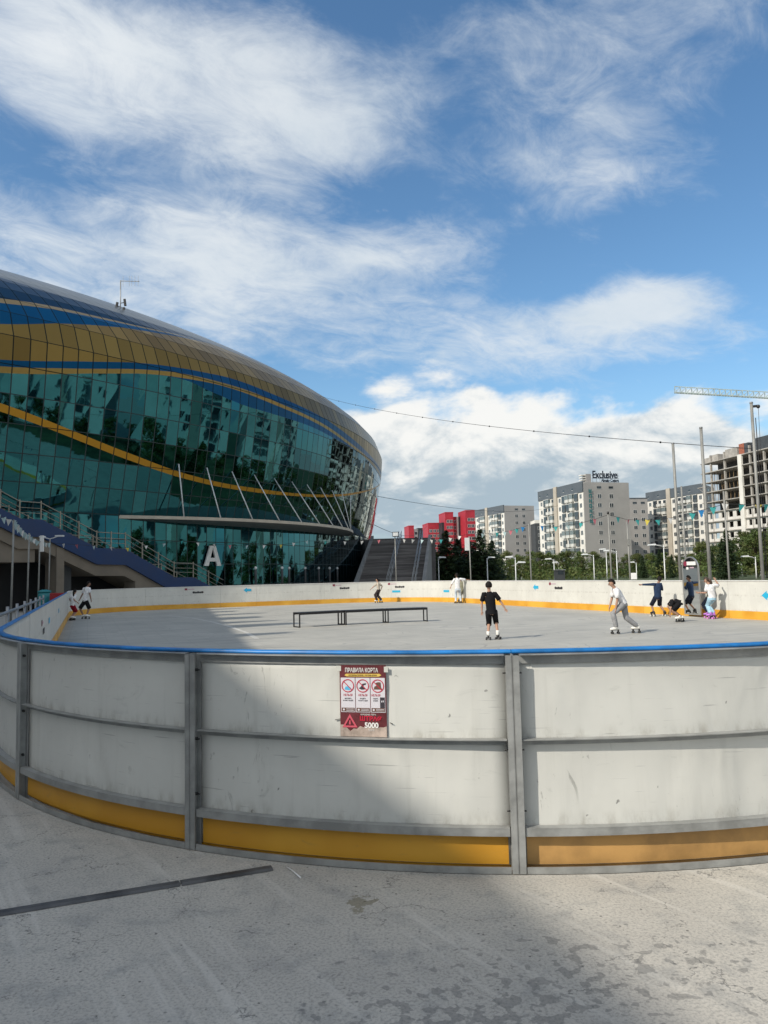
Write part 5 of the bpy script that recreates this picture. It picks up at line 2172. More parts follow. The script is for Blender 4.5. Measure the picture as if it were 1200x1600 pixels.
ptext('ПРАВИЛА КОРТА', 0.034, -0.006, 0.3655, PLET, sx=0.68, bold=0.0005)
g = MB()
g.prism([(-0.108, 0.3475), (-0.096, 0.341), (0.096, 0.341), (0.112, 0.349), (0.10, 0.357), (-0.10, 0.356)], -0.0042, -0.0033)
fixn(g.build('ribbon', PYEL, ps).data)
ptext('НАРУШАЕШЬ ПРАВИЛА - ПЛАТИШЬ ШТРАФ', 0.0095, 0.0, 0.3455, WINE, sx=0.82)
cards = (-0.089, 0.0, 0.089)
words = (('ВЫХОДИТЬ', 'НА КОРТ С ВОДОЙ'), ('ВХОДИТЬ', 'НА КОРТ С ЕДОЙ'), ('ХОДИТЬ', 'В ОБУВИ'))
for k, cx in enumerate(cards):
    cd = flatbox('card', cx - 0.0425, cx + 0.0425, 0.138, 0.334, PWHITE)
    ringc = Vector((cx, 0, 0.288))
    g = MB()
    ro_, ri_ = 0.0375, 0.0325
    vs = []
    for yy in (-0.0062, -0.0053):
        for rr_ in (ro_, ri_):
            vs += [(ringc.x + rr_ * math.cos(2 * math.pi * q / 28), yy, ringc.z + rr_ * math.sin(2 * math.pi * q / 28)) for q in range(28)]
    fs = []
    for q in range(28):
        q2 = (q + 1) % 28
        fs += [(q, q2, 28 + q2, 28 + q), (q, 56 + q, 56 + q2, q2), (28 + q, 28 + q2, 84 + q2, 84 + q)]
    g.add(vs, fs)
    sl_ = 0.0315 * 0.7071
    g.bar((cx - sl_, -0.0058, ringc.z + sl_), (cx + sl_, -0.0058, ringc.z - sl_), 0.0045, 0.0007, 0, (0, 1, 0))
    fixn(g.build('ban_ring', PRED, cd).data)
    g = MB()
    if k == 0:
        g.prism([(cx - .020, .266), (cx + .012, .262), (cx + .020, .276), (cx + .006, .280), (cx - .004, .286), (cx - .016, .280)], -0.0050, -0.0043)
        im = PCYAN
    elif k == 1:
        g.prism([(cx - .024, .274), (cx - .010, .284), (cx - .002, .300), (cx + .020, .304), (cx + .018, .294), (cx + .006, .292), (cx + .004, .278), (cx + .022, .270), (cx - .006, .266)], -0.0050, -0.0043)
        im = PDARK
    else:
        g.prism([(cx - .024, .268), (cx - .020, .284), (cx - .008, .290), (cx - .012, .306), (cx + .004, .310), (cx + .018, .308), (cx + .020, .282), (cx + .026, .268)], -0.0050, -0.0043)
        im = PBRN
    fixn(g.build('pictogram', im, cd).data)
    ptext('НЕЛЬЗЯ', 0.0175, cx - (0.012 if k == 2 else 0), 0.2295, PRED, sx=0.78, par=cd)
    ptext(words[k][0], 0.0095, cx - (0.014 if k == 2 else 0), 0.213, PDARK, sx=0.75, par=cd)
    ptext(words[k][1], 0.0095, cx - (0.014 if k == 2 else 0), 0.201, PDARK, sx=0.68, par=cd)
    flatbox('footer', cx - 0.039, cx + 0.039, 0.142, 0.163, PBRN, -0.0052, cd)
    g = MB()
    for q in range(2):
        g.box((cx - 0.012, -0.0062, 0.155 - q * 0.008), (cx + 0.034, -0.0053, 0.1575 - q * 0.008))
    g.tube([(cx - .026, -.0062, .1525), (cx - .026, -.0053, .1525)], 0.006, 10)
    g.build('footer_mark', PWHITE, cd)
flatbox('dark_label', 0.089 + 0.012, 0.089 + 0.040, 0.164, 0.224, PDARK, -0.0052)
g = MB()
g.box((0.109, -0.0062, 0.196), (0.114, -0.0053, 0.206))
g.box((0.118, -0.0062, 0.197), (0.123, -0.0053, 0.207))
g.build('quote_mark', PWHITE, ps)
# warning triangle
g = MB()
tr_o = [(-0.125, 0.052), (-0.035, 0.052), (-0.08, 0.128)]
tr_i = [(-0.108, 0.062), (-0.052, 0.062), (-0.08, 0.108)]
vs = [(a, -.0062, c) for a, c in tr_o + tr_i] + [(a, -.0053, c) for a, c in tr_o + tr_i]
fs = []
for e in range(3):
    f = (e + 1) % 3
    fs += [(e, f, 3 + f, 3 + e), (6 + f, 6 + e, 9 + e, 9 + f), (e, 6 + e, 6 + f, f), (3 + f, 9 + f, 9 + e, 3 + e)]
g.add(vs, fs)
fixn(g.build('warning_triangle', PROSE, ps).data)
g = MB()
g.prism([(-0.085, 0.068), (-0.075, 0.068), (-0.0765, 0.092), (-0.0835, 0.092)], -0.0062, -0.0053)
fixn(g.build('warning_mark', PROSE, ps).data)
ptext('НАРУШЕНИЕ, ПОРЧА', 0.0125, 0.030, 0.1215, PLET, sx=0.72)
ptext('ШТРАФ', 0.034, 0.045, 0.092, PRED, sx=1.05, bold=0.0016)
ptext('5000', 0.042, 0.048, 0.052, PLET, sx=0.98, bold=0.0014, y=-0.0058)
ptext('ТЕНГЕ', 0.013, 0.046, 0.034, PLET, sx=0.9, y=-0.0058)
# tape at the corners
TAPE = mat('clear_tape', (0.60, 0.60, 0.55), 0.25)
for (x0, x1, z0, z1) in ((-0.158, -0.128, 0.372, 0.402), (0.128, 0.152, 0.366, 0.398)):
    flatbox('tape', x0, x1, z0, z1, TAPE, -0.0051)
for (xa, za, xb, zb_) in ((-0.170, 0.092, -0.136, 0.098), (0.155, 0.082, 0.172, 0.076)):
    g = MB()
    g.bar((xa, -0.001, za), (xb, -0.001, zb_), 0.005, 0.003)
    g.build('torn_tie', M['bolt'], ps)

# ------------------------------------------------------------------ things on the near ground
cc = thing('cable_cover', 'long dark metal strip lying across the concrete up to the rink boards', 'cover strip', (-3.0, 3.56, 0.0))
pa, pb = Vector((-3.4, 3.40, 0)), Vector((-0.66, 4.50, 0))
dd_ = (pb - pa).normalized()
oo = Vector(cc.location)
g = MB()
for (t0, t1) in ((0, 2.42), (2.43, 2.93)):
    a, c = pa + dd_ * t0 - oo, pa + dd_ * t1 - oo
    nn = Vector((-dd_.y, dd_.x, 0))
    w0, w1 = 0.040, 0.022
    vs = [a - nn * w0, c - nn * w0, c + nn * w0, a + nn * w0]
    vs = [v + Vector((0, 0, .003)) for v in vs] + [a - nn * w1 + Vector((0, 0, .012)), c - nn * w1 + Vector((0, 0, .012)), c + nn * w1 + Vector((0, 0, .012)), a + nn * w1 + Vector((0, 0, .012))]
    gg = MB()
    gg.add(vs, [(0, 1, 5, 4), (1, 2, 6, 5), (2, 3, 7, 6), (3, 0, 4, 7), (4, 5, 6, 7), (3, 2, 1, 0)])
    gg.build('plate', mat('worn_dark_metal', (0.085, 0.085, 0.085), 0.6, 0.3, 0.45, 5, 0.3, 14) if t0 == 0 else bpy.data.materials['worn_dark_metal'], cc)
rod = MB()
rod.tube([(0, 0, 0), (0.05, -0.075, 0.0), (0.10, -0.165, 0.0)], 0.004, 6)
ro = rod.build('plastic_stick', M['white'])
ro.location = (-0.60, 4.50, 0.006)
tag(ro, 'thin white plastic stick lying on the concrete by the end of the dark strip', 'stick')

# items beyond the left boards
hr = thing('side_railing', 'low dark steel railing with short posts along the outside of the left boards', 'railing', rk(6.0, -0.55))
oo = Vector(hr.location)
g = MB()
pts_ = [rk(6.0 + k * 2.0, -0.55 - 0.0 * k, 1.12) - oo for k in range(10)]
g.tube(pts_, 0.03, 6)
g.build('rail', M['galv_dull'], hr)
for p in pts_:
    g = MB()
    g.tube([(p.x, p.y, 0), (p.x, p.y, 1.22)], 0.03, 8)
    g.build('post', M['galv_dull'], hr)
bn = thing('bin', 'teal plastic bin behind the left boards below the stair', 'bin', (ray_x(71, 31.5), 31.5, 0))
g = MB()
g.tube([(0, 0, 0), (0, 0, 1.0), (0, 0, 1.22)], [0.2, 0.25, 0.25], 12)
TEALP = mat('teal_plastic', (0.02, 0.20, 0.22), 0.45)
g.build('tub', TEALP, bn)
g = MB()
g.tube([(0, 0, 1.221), (0, 0, 1.28), (0, 0, 1.33)], [0.27, 0.26, 0.1], 12)
g.build('lid', TEALP, bn)
rc_ = thing('chair', 'red plastic chair back showing above the left boards', 'chair', (ray_x(87, 31.0), 31.0, 0))
REDP = mat('red_plastic', (0.30, 0.02, 0.025), 0.5)
g = MB()
g.bbox((-.3, -.25, .62), (.3, .25, .67), .015)
g.build('seat', REDP, rc_)
g = MB()
g.bbox((-.3, .22, .68), (.3, .27, 1.19), .02)
g.build('backrest', REDP, rc_)
for sx_ in (-.26, .26):
    for sy_ in (-.2, .2):
        g = MB()
        g.tube([(sx_, sy_, 0), (sx_ * .95, sy_ * .95, .62)], .02, 6)
        g.build('leg', M['pole_white'], rc_)
#PART4
# ------------------------------------------------------------------ people
SKIN = mat('skin', (0.40, 0.235, 0.165), 0.55)
SKIN_D = mat('skin_tan', (0.27, 0.15, 0.10), 0.55)
HAIR = mat('dark_hair', (0.012, 0.010, 0.009), 0.75, spec=0.2)
HAIR_B = mat('brown_hair', (0.05, 0.028, 0.018), 0.5)
EYE = mat('eye', (0.02, 0.015, 0.012), 0.2)
CLOTH = {}


def cloth(name, c):
    if name not in CLOTH:
        CLOTH[name] = mat('cloth_' + name, c, 0.9, 0, 0.16, 14, 0.5, 16, 0.15)
    return CLOTH[name]


BLACK = cloth('black', (0.012, 0.012, 0.014))
WHITE = cloth('white', (0.74, 0.74, 0.75))
GREYP = cloth('grey', (0.27, 0.275, 0.285))
NAVY = cloth('navy', (0.022, 0.040, 0.085))
NAVYD = cloth('dark_navy', (0.014, 0.018, 0.032))
LBLUE = cloth('light_blue', (0.34, 0.52, 0.64))
PALEJ = cloth('pale_jeans', (0.46, 0.52, 0.58))
OLIVE = cloth('olive', (0.24, 0.235, 0.17))
BEIGE_C = cloth('beige', (0.52, 0.46, 0.38))
DBROWN = cloth('dark_brown', (0.045, 0.035, 0.035))
RED_C = cloth('wine_red', (0.26, 0.012, 0.025))
BOOT_W = mat('white_boot', (0.72, 0.72, 0.68), 0.5)
BOOT_B = mat('black_boot', (0.02, 0.02, 0.022), 0.5)
BOOT_P = mat('purple_boot', (0.42, 0.16, 0.55), 0.45)
WHEEL_D = mat('dark_wheel', (0.03, 0.03, 0.03), 0.5)
WHEEL_P = mat('pink_wheel', (0.55, 0.20, 0.50), 0.5)
WHEEL_W = mat('white_wheel', (0.55, 0.55, 0.52), 0.5)


def two_bone(a, c, l1, l2, pole):
    """elbow or knee position between a and c"""
    d = c - a
    L = max(1e-4, d.length)
    L2 = min(L, (l1 + l2) * 0.999)
    x_ = (l1 * l1 - l2 * l2 + L2 * L2) / (2 * L2)
    hgt = math.sqrt(max(0.0, l1 * l1 - x_ * x_))
    u = d / L
    p = pole - u * pole.dot(u)
    p = p.normalized() if p.length > 1e-5 else Vector((0, 1, 0))
    return a + u * (x_ * L / L2) + p * hgt


def skin_obj(name, verts, edges, root, m_, parent, level=2):
    """one continuous surface grown round a skeleton"""
    me = bpy.data.meshes.new(name)
    me.from_pydata([v[0] for v in verts], edges, [])
    ob = bpy.data.objects.new(name, me)
    COL.objects.link(ob)
    md = ob.modifiers.new('skin', 'SKIN')
    md.use_smooth_shade = True
    md.branch_smoothing = 0.3
    for i, v in enumerate(verts):
        r_ = v[1]
        me.skin_vertices[0].data[i].radius = r_ if isinstance(r_, tuple) else (r_, r_)
        me.skin_vertices[0].data[i].use_root = (i == root)
    sb = ob.modifiers.new('sub', 'SUBSURF')
    sb.levels = sb.render_levels = level
    dg = bpy.context.evaluated_depsgraph_get()
    dg.update()
    res = bpy.data.meshes.new_from_object(ob.evaluated_get(dg))
    bpy.data.objects.remove(ob)
    bpy.data.meshes.remove(me)
    res.name = name
    res.materials.clear()
    res.materials.append(m_)
    for p in res.polygons:
        p.use_smooth = True
    return link(name, res, parent)


def person(label, px0, py0, Y, joints, face, chest, look, top, bottom, boot, wheel, hair, height, skin=SKIN, group=None, long_hair=0, hair_m=HAIR, sole=0.0):
    """joints: photo-scale offsets (column, row, depth m) measured on the figure; converted to real metres at its own distance"""
    k = Y / 1200.0
    ox = ray_x(px0, Y)
    t_ = thing('person', label, 'person', (ox, Y, 0.012), 0, group)

    def J(j):
        x_, z_ = (j[0] - px0) * k, (py0 - j[1]) * k
        return Vector((x_ + ROLL * z_, j[2] if len(j) > 2 else 0.0, z_))
    P_ = {n_: J(j) for n_, j in joints.items() if not n_.startswith('toe')}
    s = height / 1.6
    fwd = Vector((math.sin(R(face)), math.cos(R(face)), 0))       # 0 = away from the viewer, -90 = to the left
    rgt = Vector((fwd.y, -fwd.x, 0))
    pel, neck, head = P_['pelvis'], P_['neck'], P_['head']
    cf = Vector((math.sin(R(chest)), math.cos(R(chest)), 0))
    cr_ = Vector((cf.y, -cf.x, 0))
    spine = (neck - pel)
    up = spine.normalized()
    cr_ = (cr_ - up * cr_.dot(up)).normalized()
    cfw = up.cross(cr_)
    sw = 0.165 * s
    shL = P_.get('shL', neck - cr_ * sw - up * 0.045 * s)
    shR = P_.get('shR', neck + cr_ * sw - up * 0.045 * s)
    ua, fa_ = 0.255 * s, 0.235 * s
    haL, haR = P_['handL'], P_['handR']
    for nm, sh in (('L', shL), ('R', shR)):
        h_ = haL if nm == 'L' else haR
        if (h_ - sh).length > (ua + fa_) * 0.995:
            h_ = sh + (h_ - sh).normalized() * (ua + fa_) * 0.995
        if nm == 'L':
            haL = h_
        else:
            haR = h_
    polL = P_['elL'] - (shL + haL) / 2 if 'elL' in P_ else -cfw + Vector((0, 0, -0.3))
    polR = P_['elR'] - (shR + haR) / 2 if 'elR' in P_ else -cfw + Vector((0, 0, -0.3))
    elL, elR = two_bone(shL, haL, ua, fa_, polL), two_bone(shR, haR, ua, fa_, polR)
    hipL, hipR = pel - rgt * 0.085 * s - Vector((0, 0, .02 * s)), pel + rgt * 0.085 * s - Vector((0, 0, .02 * s))
    anL, anR = P_['anL'], P_['anR']
    th_, sn_ = 0.40 * s, 0.385 * s
    lens = []
    for hp, an_ in ((hipL, anL), (hipR, anR)):
        lens.append((an_ - hp).length / (th_ + sn_))
    mx_ = max(lens)
    if mx_ > 0.995:
        th_ *= mx_ / 0.995
        sn_ *= mx_ / 0.995
    knL = two_bone(hipL, anL, th_, sn_, P_['knL'] - (hipL + anL) / 2 if 'knL' in P_ else fwd)
    knR = two_bone(hipR, anR, th_, sn_, P_['knR'] - (hipR + anR) / 2 if 'knR' in P_ else fwd)
    lf = Vector((math.sin(R(look)), math.cos(R(look)), 0))
    hup = (head - neck).normalized()
    lf = (lf - hup * lf.dot(hup) * 0.6).normalized()
    lr = lf.cross(Vector((0, 0, 1))).normalized()
    hu = lr.cross(lf).normalized()
    hr = 0.098 * s * 1.04

    V, E_ = [], []

    def v(co, r_, par=None):
        V.append((co, r_))
        i_ = len(V) - 1
        if par is not None:
            E_.append((par, i_))
        return i_

    root = v(pel, 0.105 * s)
    sp1 = v(pel.lerp(neck, 0.35) , 0.10 * s, root)
    sp2 = v(pel.lerp(neck, 0.72), 0.108 * s, sp1)
    nk0 = v(neck - up * 0.03 * s, 0.062 * s, sp2)
    nk1 = v(neck.lerp(head - hu * hr * .5, 0.6), 0.048 * s, nk0)
    jaw = v(head - hu * hr * 0.45 + lf * hr * 0.12, (0.066 * s, 0.070 * s), nk1)
    mid_ = v(head + hu * hr * 0.10, (0.082 * s, 0.090 * s), jaw)
    crown = v(head + hu * hr * 0.72 - lf * hr * .06, (0.066 * s, 0.074 * s), mid_)
    # arms with five-fingered hands
    for sh, el_, ha, sd in ((shL, elL, haL, -1), (shR, elR, haR, 1)):
        a0 = v(sh, 0.052 * s, sp2)
        a1 = v(sh.lerp(el_, .5), 0.043 * s, a0)
        a2 = v(el_, 0.036 * s, a1)
        a3 = v(el_.lerp(ha, .45), 0.036 * s, a2)
        a4 = v(ha, 0.024 * s, a3)
        d = (ha - el_).normalized()
        side = d.cross(cfw)
        side = side.normalized() if side.length > .05 else cr_
        palm = v(ha + d * 0.050 * s, (0.030 * s, 0.018 * s), a4)
        pn_ = d.cross(side).normalized()
        for q in range(4):
            o_ = side * (q - 1.5) * 0.017 * s
            L_ = (0.062, 0.070, 0.066, 0.052)[q] * s
            b0 = v(ha + d * 0.082 * s + o_, 0.0085 * s, palm)
            b1 = v(ha + d * (0.082 * s + L_ * .5) + o_ * 1.1 + pn_ * 0.006 * s, 0.008 * s, b0)
            v(ha + d * (0.082 * s + L_ * .92) + o_ * 1.12 + pn_ * 0.020 * s, 0.007 * s, b1)
        tb = v(ha + d * 0.040 * s + side * 0.035 * s * (1 if sd < 0 else -1), 0.0095 * s, palm)
        v(ha + d * 0.075 * s + side * 0.050 * s * (1 if sd < 0 else -1) + pn_ * .01 * s, 0.0085 * s, tb)
    # legs
    for hp, kn, an_ in ((hipL, knL, anL), (hipR, knR, anR)):
        l0 = v(hp - Vector((0, 0, .03 * s)), 0.082 * s, root)
        l1 = v(hp.lerp(kn, .5), 0.070 * s, l0)
        l2 = v(kn, 0.052 * s, l1)
        l3 = v(kn.lerp(an_, .35), 0.052 * s, l2)
        l4 = v(an_, 0.034 * s, l3)
    body = skin_obj('body', V, E_, root, skin, t_, 2)

    # face details
    g = MB()
    for sd in (-1, 1):
        g.ball(head + lf * hr * 0.80 + lr * sd * hr * 0.36 + hu * hr * 0.05, 0.0125 * s, 6)
    g.build('eyes', EYE, t_)
    g = MB()
    g.tube([head + lf * hr * 0.80 + hu * hr * 0.05, head + lf * hr * 1.05 - hu * hr * .16, head + lf * hr * 0.84 - hu * hr * 0.26], [0.008 * s, 0.016 * s, 0.012 * s], 6)
    g.build('nose', skin, t_)
    g = MB()
    g.tube([head + lf * hr * 0.76 - hu * hr * 0.50 - lr * .024 * s, head + lf * hr * 0.85 - hu * hr * 0.50, head + lf * hr * 0.76 - hu * hr * 0.50 + lr * .024 * s], [0.004 * s, 0.008 * s, 0.004 * s], 5)
    g.build('mouth', mat('lips', (0.30, 0.10, 0.09), 0.5) if 'lips' not in bpy.data.materials else bpy.data.materials['lips'], t_)
    for sd in (-1, 1):
        g = MB()
        g.ball(head + lr * sd * hr * 0.90 - hu * hr * .05, 0.024 * s, 7, 0, (.45, 1, 1.35))
        g.build('ear', skin, t_)
    # hair: cap that leaves the face free
    bm = bmesh.new()
    bmesh.ops.create_uvsphere(bm, u_segments=16, v_segments=12, radius=1.0)
    kill = []
    for w_ in bm.verts:
        f_, u_, r_ = w_.co.y, w_.co.z, w_.co.x
        if (f_ > 0.30 and u_ < 0.42) or (u_ < -0.55) or (u_ < -0.15 and f_ > -0.05):
            kill.append(w_)
    bmesh.ops.delete(bm, geom=kill, context='VERTS')
    hm = []
    bm.verts.index_update()
    rr4 = random.Random(int(px0))
    for w_ in bm.verts:
        j_ = 1 + rr4.uniform(-.03, .05)
        hm.append(head + hu * hr * 0.08 - lf * hr * 0.06 + lr * w_.co.x * hr * 0.99 * j_ + lf * w_.co.y * hr * 1.03 * j_ + hu * w_.co.z * hr * 1.20 * j_)
    g = MB()
    g.add(hm, [[w_.index for w_ in f.verts] for f in bm.faces], 0, True)
    bm.free()
    if long_hair:
        b0 = head - lf * hr * 0.95
        g.tube([b0 + hu * hr * .2, b0 - lf * .03 * s - hu * .08 * s, b0 - lf * .02 * s - hu * (.08 + long_hair * .6) * s, b0 + lf * .02 * s - hu * (.08 + long_hair) * s], [.05 * s, .052 * s, .04 * s, .012 * s], 8)
    g.build('hair', hair_m, t_)

    # shirt: lofted trunk plus sleeves, one mesh
    tm, slv, hem = top
    g = MB()
    hp_ = pel + up * hem * s
    n_ = 14
    rings = [(hp_, 0.150, 0.112), (pel.lerp(neck, .22), 0.146, 0.110), (pel.lerp(neck, .45), 0.150, 0.112), (pel.lerp(neck, .68), 0.166, 0.116), (pel.lerp(neck, .84), 0.165, 0.105), (pel.lerp(neck, .94), 0.115, 0.082), (neck + up * .012 * s, 0.062, 0.062)]
    vs, fs = [], []
    for (c_, a_, b_) in rings:
        t = max(0, min(1, (c_ - pel).dot(up) / max(.01, spine.length)))
        rx_ = (rgt.lerp(cr_, t))
        rx_ = (rx_ - up * rx_.dot(up)).normalized()
        ry_ = up.cross(rx_)
        for q in range(n_):
            an_ = 2 * math.pi * q / n_
            w = 1 + 0.035 * math.sin(3 * an_ + 9 * t + px0)
            vs.append(c_ + rx_ * math.cos(an_) * a_ * s * w + ry_ * math.sin(an_) * b_ * s * w)
    for i_ in range(len(rings) - 1):
        for q in range(n_):
            q2 = (q + 1) % n_
            fs.append((i_ * n_ + q, i_ * n_ + q2, (i_ + 1) * n_ + q2, (i_ + 1) * n_ + q))
    g.add(vs, fs, 0, True)
    for sh, el_, ha in ((shL, elL, haL), (shR, elR, haR)):
        ctr_ = pel.lerp(neck, .84)
        ins_ = sh.lerp(ctr_, .35)
        if slv == 'short':
            g.tube([ins_, sh, sh.lerp(el_, .45), sh.lerp(el_, .78)], [.085 * s, .076 * s, .070 * s, .076 * s], 10)
        elif slv == 'long':
            g.tube([ins_, sh, sh.lerp(el_, .5), el_, el_.lerp(ha, .5), el_.lerp(ha, .95)], [.082 * s, .070 * s, .058 * s, .052 * s, .046 * s, .040 * s], 10)
        elif slv == 'wide':
            g.tube([ins_, sh, sh.lerp(el_, .6), el_, el_.lerp(ha, .35)], [.085 * s, .078 * s, .074 * s, .075 * s, .072 * s], 10)
    g.build('shirt', tm, t_)
    # trousers or shorts
    bmn, blen = bottom
    g = MB()
    n_ = 12
    vs, fs = [], []
    for (c_, a_, b_) in ((pel + up * 0.07 * s, .136, .104), (pel - Vector((0, 0, .02)) * s, .150, .118), (pel - Vector((0, 0, .085)) * s, .150, .120)):
        for q in range(n_):
            an_ = 2 * math.pi * q / n_
            vs.append(c_ + rgt * math.cos(an_) * a_ * s + fwd * math.sin(an_) * b_ * s)
    for i_ in range(2):
        for q in range(n_):
            q2 = (q + 1) % n_
            fs.append((i_ * n_ + q, i_ * n_ + q2, (i_ + 1) * n_ + q2, (i_ + 1) * n_ + q))
    g.add(vs, fs, 0, True)
    for hp, kn, an_ in ((hipL, knL, anL), (hipR, knR, anR)):
        if blen == 'shorts':
            g.tube([hp + Vector((0, 0, .02 * s)), hp.lerp(kn, .35), hp.lerp(kn, .7), kn + (an_ - kn) * .02], [.100 * s, .098 * s, .092 * s, .094 * s], 10)
        elif blen == 'long_shorts':
            g.tube([hp + Vector((0, 0, .02 * s)), hp.lerp(kn, .35), hp.lerp(kn, .7), kn, kn.lerp(an_, .22)], [.100 * s, .096 * s, .086 * s, .082 * s, .080 * s], 10)
        else:
            wf = 1.25 if blen == 'wide_pants' else 1.0
            g.tube([hp + Vector((0, 0, .02 * s)), hp.lerp(kn, .4), kn, kn.lerp(an_, .35), kn.lerp(an_, .7), an_.lerp(kn, .06), an_ - (an_ - kn).normalized() * -.01], [.100 * s, .092 * s, .078 * s * wf, .074 * s * wf, .068 * s * wf, .066 * s * wf, .052 * s], 10)
    g.build('trousers' if 'pants' in blen else 'shorts', bmn, t_)
    # boots with wheels
    for an_, key in ((anL, 'toeL'), (anR, 'toeR')):
        fdir = Vector((math.sin(R(joints[key])), math.cos(R(joints[key])), 0)) if key in joints else fwd
        zs = max(0.075, min(an_.z - 0.05, 0.10))                # sole height
        so = Vector((an_.x, an_.y, zs))
        frt = fdir.cross(Vector((0, 0, 1)))
        g = MB()
        toe = so + fdir * 0.165 * s + Vector((0, 0, .028 * s))
        g.tube([an_ + Vector((0, 0, .05 * s)), an_ + Vector((0, 0, -.005 * s)), so + fdir * .0 + Vector((0, 0, .045 * s))], [.050 * s, .052 * s, .056 * s], 10)
        g.tube([so - fdir * .075 * s + Vector((0, 0, .036 * s)), so - fdir * .03 * s + Vector((0, 0, .042 * s)), so + fdir * .06 * s + Vector((0, 0, .040 * s)), toe - fdir * .03 * s, toe + fdir * .01 * s], [.030 * s, .046 * s, .046 * s, .042 * s, .018 * s], 10)
        bo_ = g.build('roller_skate', boot, t_)
        g = MB()
        a_, b_ = so - fdir * .075 * s, so + fdir * .15 * s
        g.bar(a_ + Vector((0, 0, .002)), b_ + Vector((0, 0, .002)), 0.062 * s, 0.016)
        for c_ in (so - fdir * .055 * s, so + fdir * .115 * s):
            g.bar(c_, c_ - Vector((0, 0, zs - .03)), 0.03, 0.05)
        g.build('plate', WHEEL_D, bo_)
        for c_ in (so - fdir * .055 * s, so + fdir * .115 * s):
            for sd in (-1, 1):
                g = MB()
                w0 = Vector((c_.x, c_.y, 0.031)) + frt * sd * 0.030
                g.tube([w0, w0 + frt * sd * 0.030], 0.030, 10, smooth=False)
                g.build('wheel', wheel, bo_)
    return t_


person('boy in black T-shirt and black shorts skating away in the middle of the rink', 765, 1002, 18.7,
       dict(head=(760.3, 918.5), neck=(760.8, 928.5, 0), shL=(752, 932, 0), shR=(770.5, 932, 0), elL=(748.5, 945, .06), handL=(749.5, 957, 0.02), elR=(779.5, 943.5, .05), handR=(785.5, 955, -.03),
            pelvis=(764, 958.5, 0), knL=(760.5, 974, .10), knR=(771.5, 973, .10), anL=(758.7, 991.5, 0.0), anR=(773.8, 990.5, .05), toeL=12, toeR=22), 8, 5, 5, (BLACK, 'short', -0.05), (BLACK, 'long_shorts'), BOOT_W, WHEEL_D, 0, 1.30)
person('boy in white T-shirt and grey tracksuit trousers striding to the left', 974, 990.5, 19.6,
       dict(head=(951.5, 912.5), neck=(956.5, 920.5, 0), shL=(957, 924.5, -.14), shR=(957, 923.5, .15), elL=(960, 937, -.18), handL=(954.5, 951.5, -.14), elR=(955, 938, .2), handR=(950.5, 949, .15),
            pelvis=(969, 944, 0), knL=(954.5, 959, -.08), knR=(978, 962, .06), anL=(955.5, 979.5, -.08), anR=(990.5, 979.5, .06), toeL=-90, toeR=-60), -75, -70, -88, (WHITE, 'short', -0.01), (GREYP, 'pants'), BOOT_W, WHEEL_D, 0, 1.42)
person('boy in navy long-sleeved top and dark shorts, left arm stretched out sideways', 1024, 963.5, 26.2,
       dict(head=(1027, 906.5), neck=(1023.5, 912.5, 0), shL=(1017.5, 914, 0), shR=(1028.8, 914, 0), elL=(1008, 914, 0), handL=(999, 914, .02), elR=(1031, 921, .05), handR=(1026.5, 920, .2),
            pelvis=(1023, 934, 0), knL=(1017.5, 945, .08), knR=(1029.5, 946.5, .06), anL=(1016, 956.5, 0), anR=(1033, 956.5, 0.0), toeL=-30, toeR=40), 10, 8, 40, (NAVY, 'long', -0.02), (NAVYD, 'shorts'), BOOT_B, WHEEL_W, 0, 1.28, SKIN_D)
person('crouching child in black bending down to touch the rink floor beside the mirror', 1056, 974, 23.3,
       dict(head=(1047.5, 946, .12), neck=(1048.5, 941.5, .06), shL=(1044.5, 943, -.02), shR=(1047.5, 942, .18), elL=(1042, 952.5, -.05), handL=(1041, 961, -.03), elR=(1045, 951, .2), handR=(1047, 958, .2),
            pelvis=(1057, 944.5, 0), knL=(1053, 956, -.06), knR=(1058, 957, .08), anL=(1054.5, 965.5, -.06), anR=(1061, 966.5, .08), toeL=-75, toeR=-60), -60, -70, -80, (BLACK, 'short', -0.03), (BLACK, 'shorts'), BOOT_W, WHEEL_D, 0, 1.22)
person('girl in white T-shirt and light blue trousers holding the right boards, purple skates', 1106, 968.5, 24.3,
       dict(head=(1100.5, 909, .05), neck=(1104.3, 915.5, 0), shL=(1099.5, 918, 0), shR=(1110.5, 917, 0), elL=(1095.5, 925, .02), handL=(1089, 927.5, .05), elR=(1118, 917.5, .05), handR=(1116.3, 909.5, .12),
            pelvis=(1107.5, 936, 0), knL=(1104.5, 947, .08), knR=(1109, 947, .06), anL=(1104.3, 959.5, 0), anR=(1109.3, 959.5, .02), toeL=-60, toeR=-20), -20, -10, -60, (WHITE, 'short', -0.01), (LBLUE, 'wide_pants'), BOOT_P, WHEEL_P, 0, 1.32, SKIN, None, 0.10, HAIR_B)
person('child mostly hidden behind the girl in light blue trousers, one arm held out', 1103, 967, 24.85,
       dict(head=(1106, 914.5, .05), neck=(1104.5, 919, 0), shL=(1100.5, 921.5, -.05), shR=(1108, 921.5, .05), elL=(1095, 925.5, -.1), handL=(1087, 927.5, -.12), elR=(1109, 930, .02), handR=(1108, 938, .05),
            pelvis=(1103.5, 936, 0), anL=(1099.5, 957.5, 0), anR=(1106, 957, .05), toeL=-60, toeR=0), -30, -30, -50, (OLIVE, 'short', -0.02), (NAVYD, 'pants'), BOOT_P, WHEEL_P, 0, 1.18, SKIN_D, None, 0.0, HAIR_B)
